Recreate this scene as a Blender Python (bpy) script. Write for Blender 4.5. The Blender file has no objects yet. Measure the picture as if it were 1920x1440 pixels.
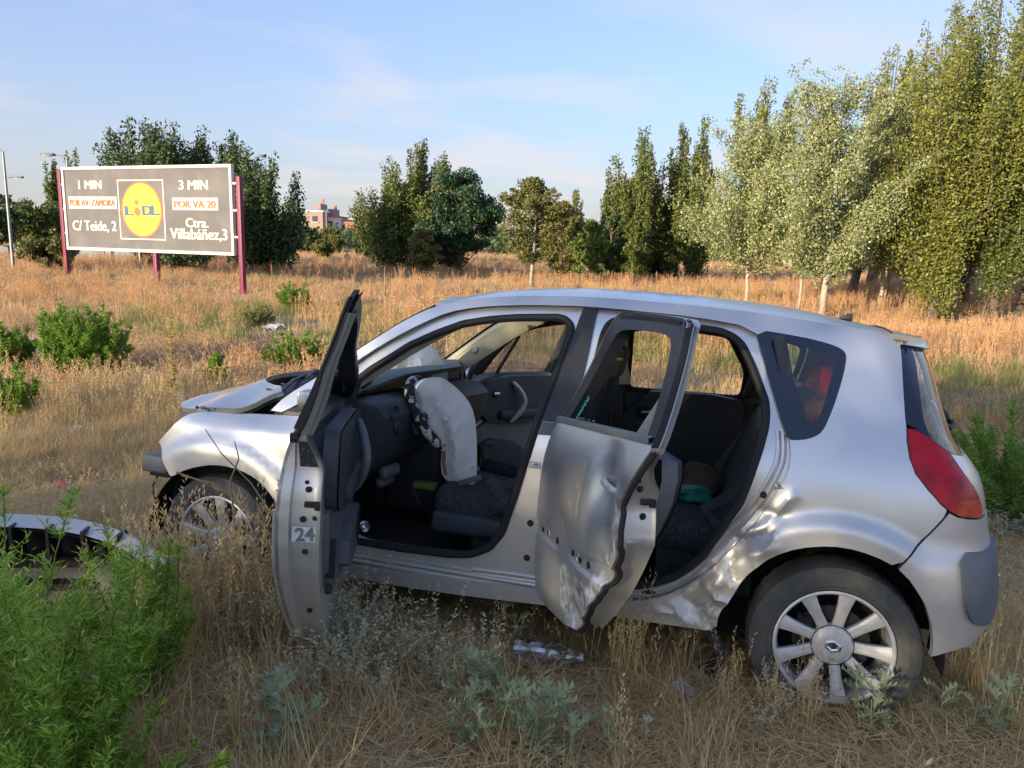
import bpy, bmesh, math, random, bisect
import numpy as np
from mathutils import Vector, Matrix
from mathutils.geometry import delaunay_2d_cdt
R = math.radians
scn = bpy.context.scene
col = scn.collection

# ------------------------------------------------------------------ camera
cam = bpy.data.cameras.new('camera'); camo = bpy.data.objects.new('camera', cam); col.objects.link(camo)
cam.sensor_width = 36.0; cam.sensor_fit = 'HORIZONTAL'; cam.lens = 36.0 * 1453.3 / 1920.0
cam.clip_start = 0.05; cam.clip_end = 3000
CAM_Z = 1.75; PITCH = 10.4; ROLL = 1.4
_p = R(PITCH); _r = R(ROLL)
F_ = Vector((0, math.cos(_p), -math.sin(_p))); R0 = Vector((1, 0, 0)); U0 = R0.cross(F_)
R_ = R0*math.cos(_r) + U0*math.sin(_r); U_ = -R0*math.sin(_r) + U0*math.cos(_r)
M = Matrix.Identity(4)
for i in range(3):
    M[i][0] = R_[i]; M[i][1] = U_[i]; M[i][2] = -F_[i]
M[2][3] = CAM_Z
camo.matrix_world = M
scn.camera = camo

# ------------------------------------------------------------------ sky, sun, exposure
SUN_EL = 10.0; SUN_AZ = 222.0          # azimuth of the sun, clockwise from +Y
w = bpy.data.worlds.new('World'); scn.world = w; w.use_nodes = True
nt = w.node_tree; nt.nodes.clear()
def wn(t, **k):
    n = nt.nodes.new(t)
    for a, b in k.items(): setattr(n, a, b)
    return n
sky = wn('ShaderNodeTexSky', sky_type='NISHITA', sun_disc=False, sun_elevation=R(SUN_EL), sun_rotation=R(SUN_AZ), altitude=700, air_density=1.0, dust_density=3.0, ozone_density=3.6)
tc = wn('ShaderNodeTexCoord'); sep = wn('ShaderNodeSeparateXYZ'); nt.links.new(tc.outputs['Generated'], sep.inputs[0])
def wm(op, a, b=None, clamp=False):
    n = wn('ShaderNodeMath', operation=op); n.use_clamp = clamp
    for i, v in enumerate((a, b)):
        if v is None: continue
        if isinstance(v, (int, float)): n.inputs[i].default_value = v
        else: nt.links.new(v, n.inputs[i])
    return n.outputs[0]
zc_ = wm('ADD', wm('MAXIMUM', sep.outputs[2], 0.0), 0.09)
cx_ = wm('DIVIDE', sep.outputs[0], zc_); cy_ = wm('DIVIDE', sep.outputs[1], zc_)
cmb = wn('ShaderNodeCombineXYZ'); nt.links.new(wm('MULTIPLY', cx_, 0.9), cmb.inputs[0]); nt.links.new(cy_, cmb.inputs[1]); cmb.inputs[2].default_value = 3.7
nz = wn('ShaderNodeTexNoise'); nz.inputs['Scale'].default_value = 0.85; nz.inputs['Detail'].default_value = 7; nz.inputs['Roughness'].default_value = 0.52; nz.inputs['Distortion'].default_value = 0.5
nt.links.new(cmb.outputs[0], nz.inputs['Vector'])
rp = wn('ShaderNodeValToRGB'); rp.color_ramp.elements[0].position = 0.46; rp.color_ramp.elements[0].color = (0, 0, 0, 1)
rp.color_ramp.elements[1].position = 0.66; rp.color_ramp.elements[1].color = (1, 1, 1, 1)
nt.links.new(nz.outputs[0], rp.inputs[0])
low = wm('SUBTRACT', 1.0, wm('MULTIPLY', sep.outputs[2], 1.5), True)
amt = wm('MULTIPLY', wm('MULTIPLY', rp.outputs[0], low), 0.75, True)
mix = wn('ShaderNodeMix', data_type='RGBA'); nt.links.new(amt, mix.inputs[0]); nt.links.new(sky.outputs[0], mix.inputs[6])
mix.inputs[7].default_value = (1.72, 1.60, 1.62, 1)
# thin high veil everywhere, thicker towards the horizon
hz = wm('POWER', wm('SUBTRACT', 1.0, wm('MAXIMUM', sep.outputs[2], 0.0), True), 5.0)
veil = wm('ADD', 0.50, wm('MULTIPLY', hz, 0.36), True)
vc = wn('ShaderNodeMix', data_type='RGBA'); nt.links.new(hz, vc.inputs[0]); vc.inputs[6].default_value = (0.68, 0.70, 1.12, 1); vc.inputs[7].default_value = (1.40, 1.30, 1.26, 1)
mixv = wn('ShaderNodeMix', data_type='RGBA'); nt.links.new(veil, mixv.inputs[0]); nt.links.new(sky.outputs[0], mixv.inputs[6]); nt.links.new(vc.outputs[2], mixv.inputs[7])
nt.links.new(mixv.outputs[2], mix.inputs[6])
bg = wn('ShaderNodeBackground'); bg.inputs[1].default_value = 0.15
out = wn('ShaderNodeOutputWorld'); nt.links.new(mix.outputs[2], bg.inputs[0]); nt.links.new(bg.outputs[0], out.inputs[0])
sl = bpy.data.lights.new('sun', 'SUN'); sl.energy = 2.6; sl.angle = R(0.5); sl.color = (1.0, 0.82, 0.58)
so = bpy.data.objects.new('sun', sl); col.objects.link(so)
sd = Vector((math.sin(R(SUN_AZ))*math.cos(R(SUN_EL)), math.cos(R(SUN_AZ))*math.cos(R(SUN_EL)), math.sin(R(SUN_EL))))
so.rotation_euler = sd.to_track_quat('Z', 'Y').to_euler(); so.location = (0, 0, 30)
vs = scn.view_settings; vs.view_transform = 'Standard'; vs.look = 'None'; vs.gamma = 1; vs.use_curve_mapping = False; vs.exposure = 1.78
scn.render.engine = 'CYCLES'; scn.cycles.max_bounces = 6; scn.cycles.transparent_max_bounces = 12

# ------------------------------------------------------------------ materials
MATS = {}
def mat(name, c, rough=0.6, metal=0.0, var=0.0, vscale=8.0, bump=0.0, bscale=60.0, coat=0.0, c2=None, c2pos=(0.45, 0.6), spec=0.5, island=None, trans=0.0, obj=0.0, coords='Object'):
    """c base colour; c2 second colour mixed by noise; island = colour list picked per leaf/blade"""
    m = bpy.data.materials.new(name); m.use_nodes = True; n = m.node_tree; b = n.nodes['Principled BSDF']
    b.inputs['Roughness'].default_value = rough; b.inputs['Metallic'].default_value = metal
    b.inputs['Coat Weight'].default_value = coat; b.inputs['Coat Roughness'].default_value = 0.08
    b.inputs['Specular IOR Level'].default_value = spec
    b.inputs['Base Color'].default_value = (*c, 1)
    t = n.nodes.new('ShaderNodeTexCoord'); src = None
    if island:
        g = n.nodes.new('ShaderNodeNewGeometry'); r = n.nodes.new('ShaderNodeValToRGB'); r.color_ramp.interpolation = 'LINEAR'
        els = r.color_ramp.elements
        while len(els) < len(island): els.new(0.5)
        for i, k in enumerate(island): els[i].position = i/(len(island)-1); els[i].color = (*k, 1)
        fac = g.outputs['Random Per Island']
        if obj:
            oi = n.nodes.new('ShaderNodeObjectInfo'); mx = n.nodes.new('ShaderNodeMath'); mx.operation = 'MULTIPLY'; mx.inputs[1].default_value = 1-obj
            n.links.new(fac, mx.inputs[0]); m2 = n.nodes.new('ShaderNodeMath'); m2.operation = 'MULTIPLY'; m2.inputs[1].default_value = obj; n.links.new(oi.outputs['Random'], m2.inputs[0])
            ad = n.nodes.new('ShaderNodeMath'); ad.operation = 'ADD'; n.links.new(mx.outputs[0], ad.inputs[0]); n.links.new(m2.outputs[0], ad.inputs[1]); fac = ad.outputs[0]
        n.links.new(fac, r.inputs[0]); src = r.outputs[0]
    elif c2 is not None or var:
        z = n.nodes.new('ShaderNodeTexNoise'); z.inputs['Scale'].default_value = vscale; z.inputs['Detail'].default_value = 6; z.inputs['Roughness'].default_value = 0.6
        n.links.new(t.outputs[coords], z.inputs['Vector'])
        r = n.nodes.new('ShaderNodeValToRGB'); n.links.new(z.outputs[0], r.inputs[0]); e = r.color_ramp.elements
        if c2 is not None:
            e[0].position, e[1].position = c2pos; e[0].color = (*c, 1); e[1].color = (*c2, 1)
        else:
            e[0].position = .3; e[1].position = .7; e[0].color = (*[x*(1-var) for x in c], 1); e[1].color = (*[min(1, x*(1+var)) for x in c], 1)
        src = r.outputs[0]
    if src: n.links.new(src, b.inputs['Base Color'])
    if bump:
        z = n.nodes.new('ShaderNodeTexNoise'); z.inputs['Scale'].default_value = bscale; z.inputs['Detail'].default_value = 4
        n.links.new(t.outputs['Object'], z.inputs['Vector']); bp = n.nodes.new('ShaderNodeBump'); bp.inputs['Strength'].default_value = bump; bp.inputs['Distance'].default_value = 0.01
        n.links.new(z.outputs[0], bp.inputs['Height']); n.links.new(bp.outputs[0], b.inputs['Normal'])
    if trans:
        tr = n.nodes.new('ShaderNodeBsdfTranslucent'); mx = n.nodes.new('ShaderNodeMixShader'); mx.inputs[0].default_value = trans
        if src: n.links.new(src, tr.inputs[0])
        else: tr.inputs[0].default_value = (*c, 1)
        o = n.nodes['Material Output']; n.links.new(b.outputs[0], mx.inputs[1]); n.links.new(tr.outputs[0], mx.inputs[2]); n.links.new(mx.outputs[0], o.inputs[0])
    MATS[name] = m; return m

def glass_mat(name, tint, refl=0.12, rough=0.02, fres=1.0):
    m = bpy.data.materials.new(name); m.use_nodes = True; n = m.node_tree; n.nodes.clear()
    tr = n.nodes.new('ShaderNodeBsdfTransparent'); tr.inputs[0].default_value = (*tint, 1)
    gl = n.nodes.new('ShaderNodeBsdfGlossy'); gl.inputs['Roughness'].default_value = rough; gl.inputs[0].default_value = (1, 1, 1, 1)
    fr = n.nodes.new('ShaderNodeFresnel'); fr.inputs[0].default_value = 1.52
    mn = n.nodes.new('ShaderNodeMath'); mn.operation = 'MULTIPLY_ADD'; mn.inputs[1].default_value = fres; mn.inputs[2].default_value = refl*0.2
    mn.use_clamp = True
    mx = n.nodes.new('ShaderNodeMixShader'); o = n.nodes.new('ShaderNodeOutputMaterial')
    n.links.new(fr.outputs[0], mn.inputs[0]); n.links.new(mn.outputs[0], mx.inputs[0]); n.links.new(tr.outputs[0], mx.inputs[1]); n.links.new(gl.outputs[0], mx.inputs[2]); n.links.new(mx.outputs[0], o.inputs[0])
    MATS[name] = m; return m

def paint_mat(name='silver_paint', wear=True):
    m = bpy.data.materials.new(name); m.use_nodes = True; n = m.node_tree; b = n.nodes['Principled BSDF']
    N = n.nodes.new; L = n.links.new
    t = N('ShaderNodeTexCoord')
    b.inputs['Coat Weight'].default_value = 0.35; b.inputs['Coat Roughness'].default_value = 0.10
    # dust: more towards the sills, as a film of its own
    sp = N('ShaderNodeSeparateXYZ'); L(t.outputs['Object'], sp.inputs[0])
    z1 = N('ShaderNodeTexNoise'); z1.inputs['Scale'].default_value = 2.6; z1.inputs['Detail'].default_value = 8; z1.inputs['Roughness'].default_value = 0.65; L(t.outputs['Object'], z1.inputs['Vector'])
    mr = N('ShaderNodeMapRange'); mr.inputs[1].default_value = 0.9; mr.inputs[2].default_value = 0.2; mr.inputs[3].default_value = 0.10; mr.inputs[4].default_value = 1.05; L(sp.outputs[2], mr.inputs[0])
    mu = N('ShaderNodeMath'); mu.operation = 'MULTIPLY'; mu.use_clamp = True; L(mr.outputs[0], mu.inputs[0]); L(z1.outputs[0], mu.inputs[1])
    mx = N('ShaderNodeMix'); mx.data_type = 'RGBA'; mx.inputs[6].default_value = (0.62, 0.625, 0.62, 1); mx.inputs[7].default_value = (0.42, 0.38, 0.31, 1); L(mu.outputs[0], mx.inputs[0])
    colr = mx.outputs[2]
    met = N('ShaderNodeMath'); met.operation = 'SUBTRACT'; met.inputs[0].default_value = 0.82; L(mu.outputs[0], met.inputs[1]); meto = met.outputs[0]
    ro = N('ShaderNodeMath'); ro.operation = 'MULTIPLY_ADD'; ro.inputs[1].default_value = 0.45; ro.inputs[2].default_value = 0.31; L(mu.outputs[0], ro.inputs[0]); roo = ro.outputs[0]
    if wear:
        at = N('ShaderNodeAttribute'); at.attribute_name = 'wear'
        mp = N('ShaderNodeMapping'); mp.inputs['Scale'].default_value = (1.0, 1.0, 0.35); mp.inputs['Rotation'].default_value = (0, 0.5, 0); L(t.outputs['Object'], mp.inputs[0])
        z2 = N('ShaderNodeTexNoise'); z2.inputs['Scale'].default_value = 55; z2.inputs['Detail'].default_value = 9; z2.inputs['Roughness'].default_value = 0.7; L(mp.outputs[0], z2.inputs['Vector'])
        s = N('ShaderNodeMath'); s.operation = 'SUBTRACT'; s.inputs[0].default_value = 1.05; L(at.outputs['Fac'], s.inputs[1])
        g = N('ShaderNodeMath'); g.operation = 'GREATER_THAN'; L(z2.outputs[0], g.inputs[0]); L(s.outputs[0], g.inputs[1])
        zs = N('ShaderNodeTexNoise'); zs.inputs['Scale'].default_value = 16; zs.inputs['Detail'].default_value = 5; L(t.outputs['Object'], zs.inputs['Vector'])
        cr = N('ShaderNodeValToRGB'); cr.color_ramp.elements[0].position = .4; cr.color_ramp.elements[1].position = .62
        cr.color_ramp.elements[0].color = (0.80, 0.81, 0.78, 1); cr.color_ramp.elements[1].color = (0.38, 0.33, 0.24, 1); L(zs.outputs[0], cr.inputs[0])
        m2 = N('ShaderNodeMix'); m2.data_type = 'RGBA'; L(g.outputs[0], m2.inputs[0]); L(colr, m2.inputs[6]); L(cr.outputs[0], m2.inputs[7]); colr = m2.outputs[2]
        q = N('ShaderNodeMath'); q.operation = 'MULTIPLY_ADD'; q.use_clamp = True; q.inputs[1].default_value = -0.6; L(g.outputs[0], q.inputs[0]); L(meto, q.inputs[2]); meto = q.outputs[0]
        q2 = N('ShaderNodeMath'); q2.operation = 'MULTIPLY_ADD'; q2.inputs[1].default_value = 0.3; L(g.outputs[0], q2.inputs[0]); L(roo, q2.inputs[2]); roo = q2.outputs[0]
    L(colr, b.inputs['Base Color']); L(meto, b.inputs['Metallic']); L(roo, b.inputs['Roughness'])
    z3 = N('ShaderNodeTexNoise'); z3.inputs['Scale'].default_value = 5; z3.inputs['Detail'].default_value = 2; L(t.outputs['Object'], z3.inputs['Vector'])
    bp = N('ShaderNodeBump'); bp.inputs['Strength'].default_value = 0.05; bp.inputs['Distance'].default_value = 0.02; L(z3.outputs[0], bp.inputs['Height']); L(bp.outputs[0], b.inputs['Normal'])
    MATS[name] = m; return m

PAINT = paint_mat()
BLACKP = mat('black_plastic', (0.018, 0.019, 0.022), 0.45, var=.3, vscale=20)
RUBBER = mat('rubber_seal', (0.014, 0.014, 0.015), 0.7)
TYRE = mat('tyre_rubber', (0.060, 0.064, 0.062), 0.85, c2=(0.13, 0.115, 0.09), c2pos=(.45,.75), vscale=7, bump=.3, bscale=120)
ALLOY = mat('alloy_rim', (0.56, 0.56, 0.55), 0.45, metal=0.25, c2=(0.36, 0.34, 0.30), c2pos=(.5, .8), vscale=14)
DARKM = mat('dark_metal', (0.03, 0.03, 0.03), 0.6, metal=.4)
GREYPL = mat('grey_plastic', (0.11, 0.125, 0.14), 0.55, var=.15, bump=.15, bscale=300)
DASHM = mat('dash_plastic', (0.045, 0.055, 0.068), 0.5, var=.2, bump=.2, bscale=250)
TRIMD = mat('trim_dark', (0.028, 0.035, 0.045), 0.55, var=.2)
TRIMG = mat('trim_grey', (0.15, 0.145, 0.14), 0.7, var=.12)
CREAM = mat('cream_lining', (0.62, 0.56, 0.42), 0.85, var=.08)
FABRIC = mat('seat_fabric', (0.035, 0.040, 0.044), 0.95, c2=(0.065, 0.068, 0.07), vscale=60, bump=.4, bscale=350)
HEADR = mat('headrest_fabric', (0.17, 0.15, 0.11), 0.95, var=.25, vscale=30, bump=.4, bscale=350)
CARPET = mat('carpet', (0.012, 0.012, 0.012), 1.0, var=.3, vscale=40)
AIRBAG = mat('airbag_cloth', (0.93, 0.92, 0.87), 0.9, c2=(0.84, 0.81, 0.73), c2pos=(.5, .75), vscale=5, bump=.25, bscale=40, trans=.15)
FRIT = mat('dark_glass_border', (0.004, 0.010, 0.026), 0.12, coat=.5)
GLASS = glass_mat('clear_glass', (0.90, 0.95, 0.92), fres=0.55)
GLASSD = glass_mat('tinted_glass', (0.66, 0.72, 0.72))
LAMPR = mat('red_lamp', (0.44, 0.004, 0.016), 0.2, c2=(0.20, 0.003, 0.008), c2pos=(.45,.65), vscale=9, coat=.15, spec=.3)
LAMPO = mat('orange_lamp', (0.55, 0.07, 0.02), 0.2, c2=(.40, .012, .012), vscale=12, coat=.15, spec=.3)
CHROME = mat('bright_metal', (0.65, 0.66, 0.68), 0.22, metal=1.0)
BPADM = mat('bumper_rubber', (0.10, 0.125, 0.15), 0.6, var=.12)

# ------------------------------------------------------------------ mesh helpers
def link_mesh(name, V, Fs, mats, parent=None, mi=None, smooth=True, sharp=38.0, attr=None):
    me = bpy.data.meshes.new(name)
    me.from_pydata([tuple(v) for v in V], [], [tuple(f) for f in Fs])
    for m in (mats if isinstance(mats, (list, tuple)) else [mats]): me.materials.append(m)
    if mi is not None: me.polygons.foreach_set('material_index', mi)
    if attr is not None:
        a = me.attributes.new('wear', 'FLOAT', 'POINT'); a.data.foreach_set('value', attr)
    if smooth:
        me.polygons.foreach_set('use_smooth', [True]*len(me.polygons))
        if sharp: me.set_sharp_from_angle(angle=R(sharp))
    me.validate(); me.update()
    o = bpy.data.objects.new(name, me); col.objects.link(o)
    if parent is not None: o.parent = parent
    return o

class MB:
    def __init__(s): s.V = []; s.F = []; s.I = []
    def add(s, V, Fs, mi=0):
        n = len(s.V); s.V += [tuple(v) for v in V]; s.F += [tuple(i+n for i in f) for f in Fs]; s.I += [mi]*len(Fs); return s
    def box(s, c, d, mi=0, rot=None, bev=0.0, deform=None):
        bm = bmesh.new(); bmesh.ops.create_cube(bm, size=1)
        for v in bm.verts: v.co = Vector((v.co.x*d[0], v.co.y*d[1], v.co.z*d[2]))
        if bev: bmesh.ops.bevel(bm, geom=list(bm.edges), offset=min(bev, min(d)*.49), segments=3, affect='EDGES', profile=.5)
        if deform:
            for v in bm.verts: v.co = Vector(deform(v.co))
        if rot:
            m = rot if isinstance(rot, Matrix) else Matrix.Rotation(rot[2], 3, 'Z') @ Matrix.Rotation(rot[1], 3, 'Y') @ Matrix.Rotation(rot[0], 3, 'X')
            for v in bm.verts: v.co = m @ v.co
        bm.verts.index_update()
        s.add([tuple(v.co + Vector(c)) for v in bm.verts], [[v.index for v in f.verts] for f in bm.faces], mi); bm.free(); return s
    def tube(s, P, r, n=8, mi=0, closed=False, cap=True, flat=1.0):
        P = [Vector(p) for p in P]; N = len(P); V = []; up = None
        rr = r if isinstance(r, (list, tuple)) else [r]*N
        for i in range(N):
            a = P[(i-1) % N] if (closed or i > 0) else P[i]; b = P[(i+1) % N] if (closed or i < N-1) else P[i]
            t = (b-a); t = t.normalized() if t.length > 1e-9 else Vector((0, 0, 1))
            if up is None:
                up = Vector((0, 0, 1)) if abs(t.z) < .9 else Vector((1, 0, 0))
            u = up - t*up.dot(t); u.normalize(); up = u; w_ = t.cross(u)
            for k in range(n):
                q = 2*math.pi*k/n; V.append(P[i] + (u*math.cos(q) + w_*math.sin(q)*flat)*rr[i])
        Fs = []
        for i in range(N if closed else N-1):
            j = (i+1) % N
            for k in range(n): Fs.append((i*n+k, i*n+(k+1) % n, j*n+(k+1) % n, j*n+k))
        if cap and not closed: Fs += [tuple(range(n-1, -1, -1)), tuple((N-1)*n+k for k in range(n))]
        return s.add(V, Fs, mi)
    def lathe(s, prof, n=32, axis='Y', c=(0, 0, 0), mi=0, cap=False):
        V = []; m = len(prof)
        for k in range(n):
            q = 2*math.pi*k/n; cq, sq = math.cos(q), math.sin(q)
            for (r, h) in prof:
                p = (r*cq, h, r*sq) if axis == 'Y' else ((r*cq, r*sq, h) if axis == 'Z' else (h, r*cq, r*sq))
                V.append((p[0]+c[0], p[1]+c[1], p[2]+c[2]))
        Fs = []
        for k in range(n):
            j = (k+1) % n
            for i in range(m-1): Fs.append((k*m+i, k*m+i+1, j*m+i+1, j*m+i))
        if cap:
            Fs.append(tuple(k*m for k in range(n))); Fs.append(tuple(k*m+m-1 for k in range(n)))
        return s.add(V, Fs, mi)
    def grid(s, rows, mi=0, close=False):
        n = len(rows[0]); V = [p for r in rows for p in r]; Fs = []
        for i in range(len(rows)-1):
            for k in range(n if close else n-1): Fs.append((i*n+k, i*n+(k+1) % n, (i+1)*n+(k+1) % n, (i+1)*n+k))
        return s.add(V, Fs, mi)
    def build(s, name, mats, parent=None, sharp=38.0, smooth=True, mirror=False):
        V = [(x, -y, z) for x, y, z in s.V] if mirror else s.V
        Fs = [f[::-1] for f in s.F] if mirror else s.F
        return link_mesh(name, V, Fs, mats, parent, s.I, smooth, sharp)

def tag(o, label=None, cat=None, group=None, kind=None):
    if label: o['label'] = label
    if cat: o['category'] = cat
    if group: o['group'] = group
    if kind: o['kind'] = kind
    return o
def empty(name, loc=(0, 0, 0), rz=0.0):
    o = bpy.data.objects.new(name, None); col.objects.link(o); o.location = loc; o.rotation_euler = (0, 0, rz); o.empty_display_size = .2; return o

# 2-D helpers
def chaikin(P, n=2, closed=True, keep=()):
    keep = {tuple(P[i]) for i in keep}
    for _ in range(n):
        Q = []; N = len(P)
        for i in range(N if closed else N-1):
            a = P[i]; b = P[(i+1) % N]
            if tuple(a) in keep or (not closed and i == 0): Q.append(tuple(a))
            else: Q.append((a[0]*.75+b[0]*.25, a[1]*.75+b[1]*.25))
            if tuple(b) not in keep and not (not closed and i == N-2): Q.append((a[0]*.25+b[0]*.75, a[1]*.25+b[1]*.75))
        if not closed: Q.append(tuple(P[-1]))
        P = Q
    return P
def resample(P, h, closed=True):
    Q = []; N = len(P)
    for i in range(N if closed else N-1):
        a = P[i]; b = P[(i+1) % N]; l = math.dist(a, b); k = max(1, int(math.ceil(l/h)))
        if l < 1e-6: continue
        for j in range(k): Q.append(tuple(a[d]+(b[d]-a[d])*j/k for d in range(len(a))))
    if not closed: Q.append(tuple(P[-1]))
    return Q
def roundpoly(P, r_, k=4):
    Q = []; n = len(P)
    for i in range(n):
        p, a, b = Vector(P[i]), Vector(P[i-1]), Vector(P[(i+1) % n]); u = (a-p); v = (b-p); r1 = min(r_, u.length*.45); r2 = min(r_, v.length*.45); s0 = p+u.normalized()*r1; s1 = p+v.normalized()*r2
        for j in range(k+1):
            t = j/k; q = s0*(1-t)**2+p*2*t*(1-t)+s1*t*t; Q.append((q.x, q.y))
    return Q
def inside(p, P):
    x, y = p; r = False; N = len(P); j = N-1
    for i in range(N):
        xi, yi = P[i]; xj, yj = P[j]
        if (yi > y) != (yj > y) and x < (xj-xi)*(y-yi)/(yj-yi)+xi: r = not r
        j = i
    return r
def inside_np(Q, P):
    x = Q[:, 0]; y = Q[:, 1]; r = np.zeros(len(Q), bool); j = len(P)-1
    for i in range(len(P)):
        xi, yi = P[i]; xj, yj = P[j]
        if yi != yj:
            c = (yi > y) != (yj > y); r ^= c & (x < (xj-xi)*(y-yi)/(yj-yi)+xi)
        j = i
    return r
def fill2d(outline, holes, h):
    """triangulated sheet inside outline minus holes; returns 2-D verts, faces, loops of boundary points"""
    loops = [resample(outline, h)] + [resample(q, h) for q in holes]
    pts = []; edges = []
    for lp in loops:
        n0 = len(pts); pts += lp; edges += [(n0+i, n0+(i+1) % len(lp)) for i in range(len(lp))]
    bp = np.array(pts); xs = [p[0] for p in outline]; ys_ = [p[1] for p in outline]; G = []
    y = min(ys_)+h*.5; row = 0
    while y < max(ys_):
        x = min(xs)+h*.5+(row % 2)*h*.5
        while x < max(xs): G.append((x, y)); x += h
        y += h*.87; row += 1
    if G:
        G = np.array(G); k = inside_np(G, loops[0])
        for q in loops[1:]: k &= ~inside_np(G, q)
        G = G[k]; out = []
        for c in np.array_split(G, max(1, len(G)//400)):
            if len(c): out.append(c[((c[:, None, :]-bp[None])**2).sum(2).min(1) > (h*.55)**2])
        for c in out: pts += [tuple(v) for v in c]
    res = delaunay_2d_cdt([Vector(p) for p in pts], edges, [], 0, 1e-5)
    V = [(v.x, v.y) for v in res[0]]; T = [tuple(f) for f in res[2]]
    C = np.array([[sum(V[i][0] for i in f)/3, sum(V[i][1] for i in f)/3] for f in T]); k = inside_np(C, loops[0])
    for q in loops[1:]: k &= ~inside_np(C, q)
    return V, [f for f, a in zip(T, k) if a], loops

# ------------------------------------------------------------------ smooth pseudo noise
_rs = random.Random(5); _W = [[(_rs.uniform(-1, 1), _rs.uniform(-1, 1), _rs.uniform(-1, 1), _rs.uniform(0, 6.28)) for _ in range(7)] for _ in range(4)]
def sn(x, y, z=0.0, k=0, s=1.0):
    return sum(math.sin((a*x+b*y+c*z)*s*3+d) for a, b, c, d in _W[k])/3.5
# ------------------------------------------------------------------ car body surface (car frame: x forward, y left, z up)
def smooth_t(t, T):
    n = len(T)
    if t <= T[0][0]: return T[0][1]
    if t >= T[-1][0]: return T[-1][1]
    for i in range(n-1):
        if t <= T[i+1][0]:
            x0, y0 = T[i]; x1, y1 = T[i+1]; h = x1-x0; s = (t-x0)/h
            m0 = (T[i+1][1]-T[i-1][1])/(T[i+1][0]-T[i-1][0]) if i > 0 else (y1-y0)/h
            m1 = (T[i+2][1]-T[i][1])/(T[i+2][0]-T[i][0]) if i < n-2 else (y1-y0)/h
            return (2*s**3-3*s**2+1)*y0+(s**3-2*s**2+s)*h*m0+(-2*s**3+3*s**2)*y1+(s**3-s**2)*h*m1
PRF = [(0.0,.80),(.15,.82),(.25,.855),(.45,.885),(.75,.897),(.92,.888),(1.03,.862),(1.2,.795),(1.35,.742),(1.5,.692),(1.60,.63),(1.75,.50)]
XRT = [(0,-.50),(.3,-.56),(.4,-.651),(.5,-.667),(.6,-.662),(.7,-.640),(.8,-.613),(.92,-.588),(1.0,-.554),(1.1,-.472),(1.2,-.432),(1.3,-.403),(1.4,-.37),(1.5,-.317),(1.62,-.25)]
X0T = [(0,-.25),(.95,-.25),(1.1,-.2),(1.5,-.02),(2,0)]; KT = 1.15
_c = [(0., 0., 1.)]
for i in range(1, 401):
    ph = math.pi/2*(i/400); x = math.sin(ph)**.8; y = math.cos(ph)**(2/2.2) if i < 400 else 0
    l, px, py = _c[-1]; _c.append((l+math.hypot((x-px)*.45, (y-py)*.85), x, y))
CT = [(l/_c[-1][0], x, y) for l, x, y in _c]
def unit(t):
    t = min(max(t, 0), 1); i = min(max(bisect.bisect_left(CT, (t,)), 1), 400)
    a = CT[i-1]; b = CT[i]; s = (t-a[0])/max(1e-9, b[0]-a[0]); return a[1]+(b[1]-a[1])*s, a[2]+(b[2]-a[2])*s
def sst(a, b, x):
    t = min(max((x-a)/(b-a), 0), 1); return t*t*(3-2*t)
def half(x, z):
    b = smooth_t(z, PRF)
    t = min(max((x-2.75)/.55, 0), 2); b -= .14*t*t
    t = min(max((x-1.6)/1.2, 0), 1)*min(max((z-.95)/.3, 0), 1); b -= .04*t
    if x > 1.5: b -= .040*sst(1.7, 2.4, x)*min(max((z-.845)/.09, 0), 1.0)**1.3*(1-sst(1.0, 1.35, z))
    for cx, cz in ((.03, .316), (2.685, .316)):
        r = math.hypot(x-cx, z-cz)
        if r < .62 and z > cz-.15: b += .030*(1-sst(.455, .53, r))*sst(cz-.15, cz+.05, z)
    return b
def S(a, z, off=0.):
    X0 = smooth_t(z, X0T)
    if a >= X0: return (a, half(a, z)-off, z)
    t = (X0-a)/KT; sx, sy = unit(t); x = X0-(X0-smooth_t(z, XRT))*sx; y = half(X0, z)*sy
    t = min(t*1.6, 1); return (x+off*math.sin(t*math.pi/2), y-off*math.cos(t*math.pi/2), z)
CREASE = [([(.20,.88),(.29,.75),(.37,.70)], -.016), ([(.27,.73),(.34,.69),(.40,.67)], .020), ([(.25,.72),(.31,.63),(.30,.58)], -.015), ([(.40,.63),(.50,.50),(.58,.43)], .016),
          ([(.43,.51),(.49,.50),(.45,.44),(.38,.43)], -.018), ([(.57,.41),(.48,.37),(.44,.31)], .018), ([(.66,.345),(.52,.335),(.43,.34)], -.014), ([(.35,.66),(.40,.60),(.39,.53)], .016),
          ([(.52,.42),(.47,.45),(.44,.40)], .014), ([(.24,.80),(.33,.80)], .010), ([(.46,.57),(.38,.50)], -.012), ([(.60,.38),(.55,.31)], -.012), ([(.33,.64),(.24,.68)], -.014), ([(.50,.31),(.46,.36)], .012)]
def seg_d(px_, pz, a, b):
    dx, dz = b[0]-a[0], b[1]-a[1]; t = min(1, max(0, ((px_-a[0])*dx+(pz-a[1])*dz)/(dx*dx+dz*dz))); return math.hypot(px_-a[0]-dx*t, pz-a[1]-dz*t)
def dmg(a, z):
    """crumpled metal round the front of the rear arch and the sill end: broad dent plus sharp creases"""
    if not (.12 < a < .78 and .2 < z < 1.0): return 0.
    w = min(1, math.exp(-(((a-.40)/.15)**2+((z-.60)/.22)**2)) + .8*math.exp(-(((a-.49)/.20)**2+((z-.35)/.08)**2)))
    f = .022*w+.010*w*sn(a*1.7, z*1.7, 0, 1, 3.0)
    for pts, d in CREASE:
        q = min(seg_d(a, z, pts[i], pts[i+1]) for i in range(len(pts)-1))
        if q < .09: f += d*math.exp(-q/.017)
    return f
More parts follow.
